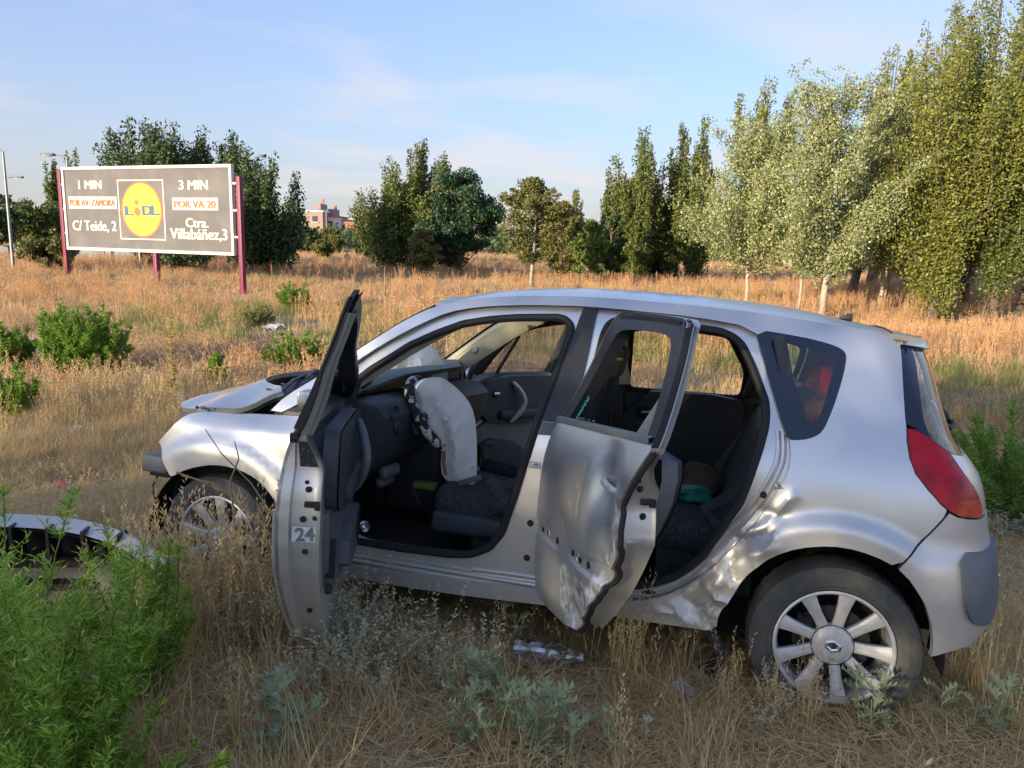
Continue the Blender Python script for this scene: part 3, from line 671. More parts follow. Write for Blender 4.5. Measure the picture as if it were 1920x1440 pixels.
def make_door(name, O, WH, belt, hinge, th, mirror=False, skin_fn=None, skin_wr=None, frame_out=BLACKP, label=None, low=None):
    k0 = [0]
    # skin below the belt
    sk = [p for p in O]
    body = clip_z(O, belt)
    d = panel(name, body, [], 0, .014 if skin_fn else .030, PAINT, car, .012, skin_fn, skin_wr, mirror, 0)
    door_pose(d, hinge[0], hinge[1], th, mirror)
    if label: d['label'] = label
    of = skin_fn or (lambda a, z: 0)
    P = resample(O, .03)
    b = MB(); edge_strip(b, P, din, of, 0, 0)
    if not skin_fn: b.I = [(2 if sum(b.V[i][0] for i in f)/len(f) > 1.3 else 1) if sum(b.V[i][2] for i in f)/len(f) > 1.08 else 0 for f in b.F]  # pale grey on the forward upper strip paints in a thin edge highlight
    V2, Fs, lps = fill2d(O, [WH], .05); V = [S(a, z, din(a, z)) for a, z in V2]
    b.add(V, [f for f in Fs if sum(V2[i][1] for i in f)/3 < 1.07], 0); b.add(V, [f for f in Fs if sum(V2[i][1] for i in f)/3 >= 1.07], 1)
    b.build('door_shell', [PAINT, BLACKP, SCUFF_HILITE], d, mirror=mirror)
    # window frame: ring above the belt
    Oo = clip_above(O, belt)
    V2, Fs, lps = fill2d(Oo, [WH], .04)
    b = MB(); b.add([S(a, z, .004) for a, z in V2], Fs, 0)
    for lp, (u, v) in ((resample(WH, .03), (.0, .055)), (resample(Oo, .03), (.0, .022))):
        n = len(lp); b.add([S(a, z, .004+u) for a, z in lp]+[S(a, z, .004+v) for a, z in lp], [(i, (i+1) % n, n+(i+1) % n, n+i) for i in range(n)], 0)
    b.build('window_frame', frame_out, d, mirror=mirror)
    P = [p for p in resample(O, .03)]
    return d
def clip_z(O, zb):
    """part of the outline below the belt line z = zb(a)"""
    return clipf(O, lambda p: zb(p[0])-p[1])
def clip_above(O, zb): return clipf(O, lambda p: p[1]-zb(p[0]))
def clipf(O, f):
    Q = []; n = len(O)
    for i in range(n):
        p, q = O[i], O[(i+1) % n]; fp, fq = f(p), f(q)
        if fp >= 0: Q.append(p)
        if (fp >= 0) != (fq >= 0):
            t = fp/(fp-fq); Q.append((p[0]+(q[0]-p[0])*t, p[1]+(q[1]-p[1])*t))
    return Q
def holes(mb, pts, r, yo=.0):
    pass

SCUFF_HILITE = mat('scuff_and_highlight_paint', (0.55, 0.56, 0.54), 0.6, metal=.2, c2=(.40, .37, .33), vscale=40)
# front door (driver's side), swung wide open
FO = chaikin([(2.125,.275),(2.125,.60),(2.125,.95),(2.120,1.165),(2.029,1.245),(1.916,1.325),(1.801,1.395),(1.685,1.453),(1.566,1.483),(1.448,1.498),(1.307,1.510),(1.16,1.514),(1.12,1.49),(1.152,1.30),(1.190,1.08),(1.198,.95),(1.172,.81),(1.185,.62),(1.285,.46),(1.40,.31),(1.475,.225),(1.56,.205),(1.80,.225)], 1, True, keep=[0, 11])
FW = chaikin([(2.03,1.075),(1.93,1.235),(1.80,1.325),(1.66,1.395),(1.52,1.425),(1.36,1.445),(1.225,1.45),(1.20,1.42),(1.235,1.25),(1.26,1.075)], 1, True, keep=[0, 9])
BELTF = lambda a: 1.035-.01*(a-1.2)
fd = make_door('front_door', FO, FW, BELTF, (2.14, .86), 69.3)
def shut_pt(a, z, k, n=.016): return S(a+n, z, din(a, z)*k)
# everything on the shut face of the front door, laid on the strip along its rear edge
def rear_edge(O, z, lo):
    xs = []
    for i in range(len(O)):
        p, q = O[i], O[(i+1) % len(O)]
        if (p[1]-z)*(q[1]-z) < 0: xs.append(p[0]+(q[0]-p[0])*(z-p[1])/(q[1]-p[1]))
    return min(xs)
def disc(mb, c, r, h=.005, n=14, mi=0, ax='X', dome=True):
    mb.lathe([(0, h), (r*.55, h), (r*.8, h*.2), (r, 0)] if dome else [(0, h), (r, h), (r, 0)], n, ax, c, mi)
def shut_detail(O, d, bolts, latch_z, lab=None, sticker=None):
    b = MB()
    for z, k, r in bolts:
        a = rear_edge(O, z, 0)+.0165; p = S(a, z, din(a, z)*k); disc(b, p, r, -.008)
    b.build('shut_face_plug', RUBBER, d)
    z = latch_z; a = rear_edge(O, z, 0); dd = din(a, z)
    b = MB(); b.box(S(a+.012, z, dd*.80), (.012, dd*.38, .020), bev=.004); b.box(S(a+.009, z-.003, dd*.92), (.012, .02, .03), bev=.003); b.build('door_latch', DARKM, d)
shut_detail(FO, fd, [(.905,.20,.011),(.885,.62,.007),(.862,.68,.011),(.765,.60,.011),(.770,.88,.011),(.655,.66,.010),(.40,.66,.010)], .815)
def shut_quad(O, z0, z1, k0, k1, lift):
    q = []
    for z, k in ((z0, k0), (z0, k1), (z1, k1), (z1, k0)):
        a = rear_edge(O, z, 0); q.append(Vector(S(a+.018-lift, z, din(a, z)*k)))
    return q
q = shut_quad(FO, .935, 1.015, .42, .86, .006)
b = MB(); b.add(q, [(0, 1, 2, 3)]); LBL = mat('type_label', (0.012, 0.012, 0.014), 0.4, c2=(.16, .12, .10), c2pos=(.58, .60), vscale=130); b.build('type_label', LBL, fd)
# sticker with the number 24
q = shut_quad(FO, .690, .742, .36, .96, .007)
STW = mat('sticker_white', (0.62, 0.66, 0.66), 0.5, var=.12, vscale=60); STB = mat('sticker_ink', (0.10, 0.17, 0.22), 0.5, c2=(.32, .20, .10), c2pos=(.5, .6), vscale=70)
b = MB(); b.add(q, [(0, 1, 2, 3)]); stk = b.build('sticker', STW, fd)
def text_mesh(txt, size, m, parent=None, off=0., ext=.001, name='lettering', align='CENTER', sx=1.0, shear=0.):
    cu = bpy.data.curves.new('lettering', 'FONT'); cu.body = txt; cu.size = size; cu.align_x = align; cu.align_y = 'CENTER'; cu.extrude = ext; cu.offset = off; cu.shear = shear; cu.resolution_u = 3
    t = bpy.data.objects.new('t', cu); col.objects.link(t); dg = bpy.context.evaluated_depsgraph_get(); me = bpy.data.meshes.new_from_object(t.evaluated_get(dg)); bpy.data.objects.remove(t)
    if sx != 1:
        for v in me.vertices: v.co.x *= sx
    me.name = name; me.materials.clear(); me.materials.append(m); o = bpy.data.objects.new(name, me); col.objects.link(o); o.parent = parent; return o
t = text_mesh('24', .062, STB, stk, .0015, .0008)
cx = (q[0]+q[1]+q[2]+q[3])/4; ex = (q[0]-q[1]).normalized()*1 ; ez = (q[2]-q[1]).normalized()
# seen from behind the car: outer edge is on the left, so +x of the text runs from outer to inner side
ex = (q[1]-q[0]).normalized(); nn = ex.cross(ez).normalized()
Mt = Matrix((( *(ex.x, ez.x, nn.x), cx.x+nn.x*.002), (*(ex.y, ez.y, nn.y), cx.y+nn.y*.002), (*(ex.z, ez.z, nn.z), cx.z+nn.z*.002-.002), (0, 0, 0, 1)))
t.matrix_local = Mt @ Matrix.Rotation(R(4), 4, 'Z')
# inner trim of the front door
def flat_pt(x, z, y): return (x, y, z)
def trim_panel(name, outline, y0, y1, m, parent, mirror=False, h=.06, bulge=.0, sm=1):
    out = chaikin(outline, sm); V2, Fs, lps = fill2d(out, [], h); n = len(V2)
    cx = sum(p[0] for p in out)/len(out); cz = sum(p[1] for p in out)/len(out)
    V = [(x, y1-bulge*max(0, 1-((x-cx)/.5)**2-((z-cz)/.3)**2), z) for x, z in V2]
    lp = lps[0]; k = len(lp); n0 = len(V); V += [(cx+(x-cx)*1.0, y1, cz+(z-cz)*1.0) for x, z in lp]+[(cx+(x-cx)*1.02, y0, cz+(z-cz)*1.02) for x, z in lp]
    Fs = list(Fs)+[(n0+i, n0+(i+1) % k, n0+k+(i+1) % k, n0+k+i) for i in range(k)]
    if mirror: V = [(x, -y, z) for x, y, z in V]; Fs = [f[::-1] for f in Fs]
    return link_mesh(name, V, Fs, m, parent, None, True, 40)
def door_inner(d, mirror, x0, x1, rear=False):
    # lower grey half, upper dark half, armrest, pull handle, map pocket, window lining
    s = -1 if mirror else 1
    xr = x0; xf = x1
    if not rear:
        low = [(xf-.02,.42),(xf-.02,.80),(xr+.05,.82),(xr+.07,.62),(xr+.17,.47),(xr+.30,.41)]
        up = [(xf-.02,.78),(xf-.02,1.06),(xr+.10,1.055),(xr+.05,1.03),(xr+.04,.86),(xr+.09,.76),(xr+.35,.73),(xf-.30,.735)]
        t1 = trim_panel('inner_trim', low, .76, .735, TRIMG if mirror else GREYPL, d, mirror)
        t2 = trim_panel('upper_trim', up, .765, .715, TRIMD, t1, mirror, bulge=.010, sm=2)
        t3 = trim_panel('map_pocket', [(xf-.05,.44),(xf-.05,.66),(xr+.45,.60),(xr+.42,.44)], .74, .70, TRIMD if mirror else GREYPL, t1, mirror)
        b = MB(); b.box(((xf+xr)/2+.02, .705, .80), (.46, .05, .07), bev=.022); b.build('armrest', TRIMD, t1, mirror=mirror)
        b = MB(); P = [(xf-.33-.09*math.sin(q*math.pi)*1.0, .70-.045*math.sin(q*math.pi), 1.02-.27*q) for q in np.linspace(0, 1, 12)]; b.tube(P, [.012]+[.017]*10+[.012], 10); b.build('pull_handle', ALLOY if mirror else GREYPL, t1, mirror=mirror)
        b = MB(); b.lathe([(0,-.004),(.030,-.004),(.038,.0),(.045,.006)], 18, 'Y', (xf-.17,.712,.945), mi=1); b.box((xf-.17,.702,.945), (.06,.018,.022), bev=.006); b.build('release_handle', [CHROME, RUBBER], t1, mirror=mirror)
        b = MB(); b.lathe([(0,.0),(.065,-.004),(.075,.004),(.08,.012)], 24, 'Y', (xf-.13,.698,.56)); b.build('speaker_grille', BLACKP, t1, mirror=mirror)
        b = MB(); b.box((xr+.12,.73,.60), (.012,.03,.14), bev=.004); b.box((xr+.10,.73,.50), (.03,.02,.03), bev=.005); b.build('trim_slot', RUBBER, t1, mirror=mirror)
    else:
        t1 = trim_panel('inner_trim', [(xf-.03,.42),(xf-.03,1.05),(xr+.06,1.075),(xr+.04,.95),(xr+.14,.78),(xr+.34,.50),(xr+.52,.42)], .76, .70, GREYPL if not mirror else CARPET, d, mirror)
        t2 = trim_panel('upper_trim', [(xf-.03,.70),(xf-.03,1.05),(xr+.08,1.07),(xr+.06,.96),(xr+.15,.80),(xr+.25,.70)], .72, .675, TRIMD, t1, mirror, bulge=.01)
        b = MB(); b.box(((xf+xr)/2+.08, .655, .82), (.36, .06, .07), bev=.025); b.build('armrest', TRIMD, t1, mirror=mirror)
        b = MB(); b.lathe([(0,-.004),(.030,-.004),(.038,.0),(.042,.006)], 18, 'Y', (xf-.16,.670,.95), mi=1); b.box((xf-.19,.660,.955), (.075,.016,.020), bev=.007, rot=(0,.15,0)); b.build('release_handle', [CHROME, RUBBER], t1, mirror=mirror)
    return t1
ti = door_inner(fd, False, 1.19, 2.05)
# shut seal down the window frame (black) and grey inner frame face
def frame_liner(d, WH, O, mirror, m, name='frame_lining', off=.055, grow=.03):
    cx = sum(p[0] for p in WH)/len(WH); cz = sum(p[1] for p in WH)/len(WH)
    b = MB(); A = [S(a, z, off) for a, z in resample(WH, .04)]; Bp = [S(a+(a-cx)/max(.01, math.hypot(a-cx, z-cz))*grow, z+(z-cz)/max(.01, math.hypot(a-cx, z-cz))*grow, off+.004) for a, z in resample(WH, .04)]
    n = len(A); b.add(A+Bp, [(i, (i+1) % n, n+(i+1) % n, n+i) for i in range(n)]); return b.build(name, m, d, mirror=mirror)
GG = mat('grey_green_lining', (0.20, 0.22, 0.20), 0.6, var=.08)
# rubber and pillar lining on the rear shut side of the frame, as seen when the door stands open
b = MB(); rows = []
for z in np.linspace(1.06, 1.49, 16):
    a = rear_edge(FO, z, 0); rows.append([S(a-.004, z, -.004), S(a-.008, z, .010), S(a-.010, z, .024), S(a-.004, z, .028)])
b.grid(rows); b.build('frame_rubber', RUBBER, fd)
b = MB(); rows = []
for z in np.linspace(1.04, 1.44, 16):
    a = rear_edge(FO, z, 0); ww = .075-.03*(z-1.04)/.4; rows.append([S(a-.002, z, .026), S(a+.004, z, .050), S(a+.012, z, .062), S(a+ww, z, .060)])
b.grid(rows); b.build('frame_lining', GG, fd)
b = MB(); b.tube([S(rear_edge(FO, 1.03, 0)-.004, 1.03, -.002+.012*i) for i in range(3)], .016, 8); b.build('rubber_end', RUBBER, fd)
# glass lowered a little, mirror triangle and door mirror on the outer side
panel('side_window', clipf(FW, lambda p: 1.40-p[1]), [], .028, .08, GLASSD, fd, 0, sm=0)
b = MB(); b.add([S(2.11, 1.04, .02), S(1.93, 1.04, .02), S(1.99, 1.16, .03), S(2.11, 1.15, .03)], [(0, 1, 2, 3)]); b.add([S(2.11, 1.04, .07), S(1.93, 1.04, .07), S(1.99, 1.16, .06), S(2.11, 1.15, .06)], [(3, 2, 1, 0)]); b.build('mirror_sail', BLACKP, fd)
def mirror_b(d, mirror):
    b = MB(); b.box((1.99, .925, 1.05), (.08, .12, .10), 0, bev=.04, deform=lambda c: (c.x*(1-.5*max(0, c.y/.1)), c.y, c.z*(1-.15*max(0, c.y/.1)))); b.tube([(2.0, .85, 1.045), (1.99, .92, 1.05)], .03, 10); m = b.build('door_mirror', PAINT, d, mirror=mirror)
    b = MB(); b.box((1.948, .925, 1.05), (.006, .10, .08), bev=.002); b.build('mirror_glass', CHROME, m, mirror=mirror)
mirror_b(fd, False)
# lower black seal lip and rocker strip at foot of the door
b = MB(); P = [S(a+.01, z-.004, -.004) for a, z in resample([(1.172,.80),(1.185,.62),(1.285,.46),(1.40,.31),(1.475,.225),(1.56,.208),(1.9,.23)], .04, False)]; b.tube(P, .006, 6); b.build('edge_fold', PAINT, fd)
b = MB(); b.box(S(1.55, .52, -.01), (.42, .03, .06), bev=.012); b.build('side_moulding', BPADM, fd)

# the slender window frame stands a little prouder than the lower door
for o in [fd] + [c for c in col.objects if c.parent == fd]:
    if o.type != 'MESH' or o.name.split('.')[0] not in ('front_door', 'door_shell', 'window_frame', 'frame_rubber', 'frame_lining', 'side_window'): continue
    for v in o.data.vertices:
        k = sst(1.08, 1.32, v.co.z); inner = 1 if v.co.y < half(v.co.x, v.co.z)-.022 else 0; f_ = sst(1.15, 1.45, v.co.x)
        v.co.y += k*(.030*f_+.022*inner)
# rear door, beaten in
RO = [(1.147,.355),(1.149,.45),(1.147,.61),(1.142,.75),(1.135,.862),(1.128,.942),(1.118,1.02),(1.08,1.13),(1.045,1.27),(1.015,1.42),(.98,1.498),(.93,1.512),(.80,1.512),(.60,1.508),(.45,1.500),(.415,1.485),(.385,1.40),(.345,1.25),(.318,1.135),(.312,1.09),(.335,1.032),(.372,.953),(.398,.899),(.388,.841),(.383,.772),(.445,.666),(.517,.559),(.633,.435),(.726,.352),(.82,.338),(1.02,.328),(1.13,.33)]
RW = chaikin([(1.02,1.085),(.97,1.27),(.935,1.40),(.905,1.440),(.80,1.452),(.55,1.448),(.475,1.43),(.445,1.36),(.40,1.22),(.375,1.12)], 1, True, keep=[0, 9])
BELTR = lambda a: 1.06+.055*(1.15-a)/.85
def rdent(a, z):
    g = lambda ca, cz, sa, sz: math.exp(-((a-ca)/sa)**2-((z-cz)/sz)**2)
    d = .042*g(.545,.92,.075,.11) + .032*g(.47,.70,.06,.14) - .014*g(.66,.80,.05,.25) + .02*g(.72,.44,.10,.09) - .012*g(1.0,.40,.10,.05)
    # groove where the rubbing strip was torn off
    zz = .622+.035*(1.15-a); d += .013*(sst(zz-.034, zz-.026, z)-sst(zz+.020, zz+.028, z))
    e = sst(.20, .0, abs(a-rear_edge(RO, max(.36, min(1.4, z)), 0))) if z < 1.0 else 0
    d += e*(.018*abs(sn(a*3, z*4, 0, 1, 2.5))-.004)*sst(1.0, .9, z)
    d += .010*sst(.34,.44,z)*0
    return d if z < 1.06 else d*(1-sst(1.06, 1.10, z))
def rwear(a, z):
    w = 0.
    # scraped belt inside a jagged arc, whitened lower corner, rear edge
    xe = rear_edge(RO, max(.36, min(1.4, z)), 0)
    if z < .95: w = max(w, .62*sst(.16, .04, a-xe)*sst(.98, .86, z))
    if z < .60: w = max(w, .58*sst(.90, .84, a)*sst(.60, .56, z))
    line = .845-.10*sst(.70, .90, z)-.08*sst(.88, .93, z)
    w = max(w, .66*math.exp(-((a-line)/.007)**2)*(1 if .60 < z < .95 else 0))
    w = max(w, .5*math.exp(-((z-.585)/.008)**2)*(1 if .5 < a < .85 else 0))
    return w
rd = make_door('rear_door', RO, RW, BELTR, (1.15, .863), 58.5, False, rdent, rwear, label='scraped and dented rear door with its rubbing strip torn off')
shut_detail(RO, rd, [(.985,.45,.008),(.955,.50,.012),(.855,.30,.012),(.86,.72,.012),(.64,.40,.011)], .908)
door_inner(rd, False, .33, 1.13, True)
# holes in the groove, exterior handle, belt moulding, fixed divider
b = MB()
for a, s_ in ((1.09, .008), (1.03, .011), (.92, .011), (.75, .011), (.70, .007), (.66, .010), (.60, .011)):
    z = .622+.035*(1.15-a)-.004; p = S(a, z, rdent(a, z)-.001); b.box(p, (s_*2.2, .004, s_*1.6+.004), rot=(0, a*9, 0), bev=.002)
b.build('clip_hole', RUBBER, rd)
b = MB(); 
for a in (1.03, .68): z = .622+.035*(1.15-a)-.004; b.lathe([(.010,.0),(.014,.004),(.018,0)], 14, 'Y', S(a, z, rdent(a, z)))
b.build('clip_ring', PAINT, rd)
hb = MB(); p = Vector(S(.535, .935, rdent(.535,.935)))
hb.lathe([(0,-.014),(.034,-.008),(.048,.001),(.052,.005)], 20, 'Y', p+Vector((.01,-.004,0)), 1)
hb.tube([p+Vector((.055,.004,.006)), p+Vector((.03,.026,.004)), p+Vector((-.03,.030,-.006)), p+Vector((-.075,.014,-.014))], [.012,.015,.015,.011], 10, 0, flat=.7)
hb.build('door_handle', [SCUFF_HILITE, MATS['silver_paint']], rd)
b = MB(); P = [S(a, BELTR(a)+.005, -.004) for a in np.linspace(1.105, .325, 14)]; rows = [[(p[0], p[1]-.002, p[2]-.012), (p[0], p[1]+.008, p[2]-.008), (p[0], p[1]+.009, p[2]+.008), (p[0], p[1]-.006, p[2]+.016)] for p in P]
b.grid(rows); b.build('belt_moulding', GG, rd)
b = MB(); b.add([S(.378,1.115,.02), S(.485,1.105,.02), S(.425,1.31,.03), S(.405,1.30,.03)], [(0, 1, 2, 3)]); b.add([S(.378,1.115,.045), S(.485,1.105,.045), S(.425,1.31,.05), S(.405,1.30,.05)], [(0, 1, 2, 3)]); b.build('divider_panel', GG, rd)
# rubber seal round rear edge (black crack between skin and shell)
b = MB(); P = [S(a+.002, z, rdent(a, z)+.020) for a, z in resample([(.312,1.085),(.335,1.032),(.372,.953),(.398,.899),(.388,.841),(.383,.772),(.445,.666),(.517,.559),(.633,.435),(.726,.345)], .03, False)]; b.tube(P, .011, 6); b.build('edge_rubber', RUBBER, rd)
b = MB(); rows = []
for z in np.linspace(1.10, 1.495, 14):
    a = rear_edge(RO, z, 0); rows.append([S(a-.003, z, -.002), S(a-.007, z, .010), S(a-.006, z, .022), S(a, z, .024)])
b.grid(rows); b.build('frame_rubber', RUBBER, rd)
b = MB(); P = [S(a, z, .012) for a, z in resample([(.94,1.492),(.80,1.495),(.60,1.490),(.46,1.482)], .05, False)]; b.tube(P, .012, 6); b.build('frame_channel', RUBBER, rd)
frame_liner(rd, RW, RO, False, GREYPL)
# shattered edge of the pane left in the channel
GR = mat('broken_glass', (0.08, 0.42, 0.32), 0.15, spec=.8)
b = MB()
for i in range(9):
    z = 1.09+i*.010; a = 1.018-(z-1.085)*.27; b.box(S(a-.004-.006*rng.random(), z, .03), (.012+.010*rng.random(), .004, .010), rot=(0, rng.random()*3, 0))
b.build('glass_shards', GR, rd)
b = MB()
for i in range(9): a = 1.0-rng.random()*.2; b.box(S(a, BELTR(a)+.022, .02), (.010, .006, .006), rot=(0, rng.random()*3, 0))
b.build('glass_crumbs', CHROME, rd)

# far side front door, standing ajar
FRO = FO; fr3 = make_door('front_door', FRO, FW, BELTF, (2.13, .86), FAR_OPEN, True)
door_inner(fr3, True, 1.19, 2.12); mirror_b(fr3, True)
panel('side_window', FW, [], .028, .08, GLASS, fr3, 0, mirror=True, sm=0)
b = MB(); b.tube([S(1.86, 1.07, .045), S(1.77, 1.335, .05)], .012, 6); b.build('window_divider', BLACKP, fr3, mirror=True)
# far side rear door trim (closed)
b = MB(); t_ = trim_panel('rear_door_trim', [(1.06,.42),(1.06,1.075),(.38,1.10),(.34,1.0),(.40,.82),(.62,.50),(.8,.42)], .80, .72, TRIMD, car, True)
b = MB(); b.lathe([(0,-.004),(.030,-.004),(.038,.0),(.042,.006)], 18, 'Y', (.93,.705,.95), mi=1); b.box((.90,.697,.955), (.08,.016,.022), bev=.007, rot=(0,.15,0)); b.build('release_handle', [CHROME, RUBBER], t_, mirror=True)
for pts in (RWR_IN := roundpoly([(1.04,1.075),(1.03,1.462),(.70,1.464),(.475,1.446),(.36,1.25),(.372,1.085)], .045),):
    loop_tube('window_rubber', pts, .045, .016, RUBBER, t_, True)

# ------------------------------------------------------------------ interior
b = MB(); b.box((1.38, 0, .33), (1.80, 1.60, .06)); b.box((.05, 0, .36), (.95, 1.1, .05)); b.box((1.2, 0, .40), (1.9, .22, .10), bev=.03)
b.box((2.32, 0, .62), (.06, 1.5, .62)); b.box((-.35, 0, .62), (.08, 1.3, .50)); b.build('floor', CARPET, car)
b = MB()
b.box((1.58, .78, .40), (1.05, .06, .05), bev=.02); b.box((.80, .78, .395), (.55, .06, .05), bev=.02)
b.build('carpet_edge', CARPET, car)
# dashboard
def sect(P, ys_, sc=1.0): return [[(x, y, z) for x, z in P] for y in ys_]
lower = [(2.25,.98),(2.12,1.045),(2.02,1.055),(1.93,1.035),(1.885,.985),(1.90,.90),(1.93,.80),(1.99,.73),(2.05,.66),(2.16,.60),(2.30,.58)]
b = MB(); rows = []
for y in np.linspace(.765, -.765, 25):
    k = .012*math.sin(abs(y)*6); e = .05*sst(.66, .765, abs(y)); mid = .05*sst(.25, .05, abs(y))
    rows.append([(x+e+k-mid*(z > .7), y, z-e*.4) for x, z in lower])
b.grid(rows); b.add([p for p in rows[0]], [tuple(range(len(lower)))]); dash = b.build('dashboard', DASHM, car)
upper = [(2.46,1.0),(2.36,1.075),(2.22,1.125),(2.10,1.155),(2.00,1.165),(1.965,1.150),(1.985,1.125),(2.12,1.09)]
b = MB(); rows = []
for y in np.linspace(.74, -.74, 25):
    dy = .060*sst(.35, .74, y); dx = .12*sst(.30, .74, abs(y)); rows.append([(x+dx, y, z-dy*1.3) for x, z in upper])
b.grid(rows); b.build('dash_top', GG, dash)
b = MB(); b.box((2.13, 0.0, 1.085), (.10, 1.35, .06)); b.build('instrument_screen', BLACKP, dash)
b = MB()
for y, z in ((.70, .985), (.70, .93)):
    b.lathe([(0,.0),(.030,.004),(.040,-.012),(.044,-.004)], 20, 'X', (1.915, y, z) if z > .95 else (1.90, y-.02, z))
b.build('air_vent', BLACKP, dash)
b = MB(); b.box((1.96,.60,.70), (.05,.16,.06), bev=.02, rot=(0,.3,0)); b.box((1.99,.58,.645), (.05,.13,.05), bev=.02, rot=(0,.4,0)); b.build('dash_end', GREYPL, dash)
b = MB(); b.box((2.02, 0, .60), (.34, .34, .44), bev=.06); b.build('centre_console', TRIMD, dash)
# steering wheel in leopard cover, stalk, column
WC = Vector((1.845,.37,.955)); wn_ = Vector((-.82,0,.57)).normalized(); wu = Vector((.57,0,.82)).normalized(); wv = Vector((0,1,0))
b = MB(); b.tube([WC+(wu*math.cos(q)+wv*math.sin(q))*.195 for q in np.linspace(0, 2*math.pi, 49)[:-1]], .024, 12, 0, True)
b.tube([WC, WC-wn_*.10, WC-wn_*.34], [.075, .06, .05], 12, 1); b.tube([WC-wv*.18, WC, WC+wv*.18], .022, 8, 1); b.tube([WC, WC-wu*.18], .026, 8, 1)
LEO = mat('leopard_cover', (0.014, 0.016, 0.02), 0.75, c2=(.62, .60, .55), c2pos=(.54, .56), vscale=18, bump=.6, bscale=90)
b.build('steering_wheel', [LEO, BLACKP], car)
b = MB(); b.box((1.90,.485,.925), (.03,.07,.14), bev=.02, rot=(0,.45,0)); b.lathe([(0,-.012),(.018,-.010),(.020,.0)], 14, 'X', (1.882,.50,.935)); b.build('radio_stalk', TRIMD, car)
# airbags
def blob(name, outline, y0, th, m, seed, plane='XZ', skew=0., amp=.02):
    P = chaikin(outline, 1); V2, Fs, lps = fill2d(P, [], .022); bp = np.array(lps[0]); k = len(lps[0]); N = len(V2); V = []; idx = {}
    def d(p): return math.sqrt(((bp-np.array(p))**2).sum(1).min())
    dd = [d(p) for p in V2]; mx = max(dd)
    for sg in (1, -1):
        for p, q in zip(V2, dd):
            t = min(q/mx, 1)**.55; wv_ = abs(sn(p[0]*4, p[1]*2.0, sg, seed % 4, 2.2))+.6*(1-abs(sn(p[0]*6, p[1]*4, sg, (seed+1) % 4, 3)))**3
            V.append((p[0]+skew*(p[1]-outline[0][1]), y0+sg*th*t*(.75+.5*sn(p[0]*2, p[1]*2, 0, seed % 4))+amp*t*(wv_-.5), p[1]))
    F2 = list(Fs)+[tuple(i+N for i in f[::-1]) for f in Fs]
    o = link_mesh(name, V, F2, m, car, None, True, 26)
    return o
ab = blob('driver_airbag', [(1.905,1.125),(1.80,1.155),(1.74,1.135),(1.665,1.08),(1.620,1.03),(1.590,.94),(1.570,.72),(1.575,.655),(1.65,.635),(1.72,.655),(1.755,.70),(1.755,.82),(1.80,.865),(1.865,.93),(1.905,.985),(1.935,1.05),(1.92,1.09)], .47, .070, AIRBAG, 1, amp=.040)
blob('passenger_airbag', [(2.42,1.15),(2.34,1.24),(2.26,1.30),(2.16,1.30),(2.05,1.24),(1.98,1.14),(1.97,1.04),(2.10,1.05),(2.24,1.09),(2.34,1.11)], -.16, .18, AIRBAG, 2, amp=.05)
b = MB(); b.tube([(1.74,.47,.83),(1.735,.48,.75),(1.72,.475,.69)], .012, 6); b.build('airbag_hem', mat('hem_red', (.30,.12,.11), .9), ab)
# rear-view mirror and wire hanging from the roof front
b = MB(); b.box((1.90,-.02,1.43), (.04,.22,.06), bev=.02); b.tube([(1.88,-.02,1.46),(1.82,-.02,1.52)], .012, 6); b.tube([(1.90,.10,1.44),(1.92,.12,1.38),(1.90,.07,1.36),(1.89,.04,1.42)], .005, 6); b.build('rear_view_mirror', BLACKP, car)
# seats
def seat(x, y, m, hrm, lean=14):
    def cush(c): return (c.x, c.y*(1-.06*(c.x > 0)), c.z-.02*(1-min(1, (abs(c.y)/.22)**2))*(c.z > 0))
    b = MB(); b.box((x+.28, y, .565), (.52, .50, .17), bev=.06, rot=(0, R(-6), 0), deform=cush); b.box((x+.10, y, .44), (.50, .44, .14), bev=.03); s = b.build('seat', m, car)
    b = MB(); b.box((x+.28, y+.245, .50), (.50, .05, .10), bev=.03); b.build('seat_side_cover', DASHM, s)
    b = MB(); T = Matrix.Translation((x+.02, y, .60)) @ Matrix.Rotation(R(-lean), 4, 'Y')
    def bk(c): z = c.z; t = (z+.29)/.58; return (c.x*(1-.35*t)+.03*(abs(c.y) > .16)*(1-t), c.y*(1-.22*t*t), z)
    b.box((0, 0, .29), (.15, .50, .62), bev=.055, deform=bk); b.V = [tuple(T @ Vector(v)) for v in b.V]; b.build('backrest', m, s)
    b = MB(); b.box((-.01, 0, .68), (.10, .25, .185), bev=.045); b.V = [tuple(T @ Vector(v)) for v in b.V]; h = b.build('headrest', hrm, s)
    b = MB()
    for q in (-.06, .06): b.tube([(-.01, q, .55), (-.01, q, .62)], .007, 6)
    b.V = [tuple(T @ Vector(v)) for v in b.V]; b.build('headrest_post', CHROME, h)
    return s
s1 = seat(1.20, .37, FABRIC, HEADR); s2 = seat(1.22, -.37, FABRIC, HEADR)
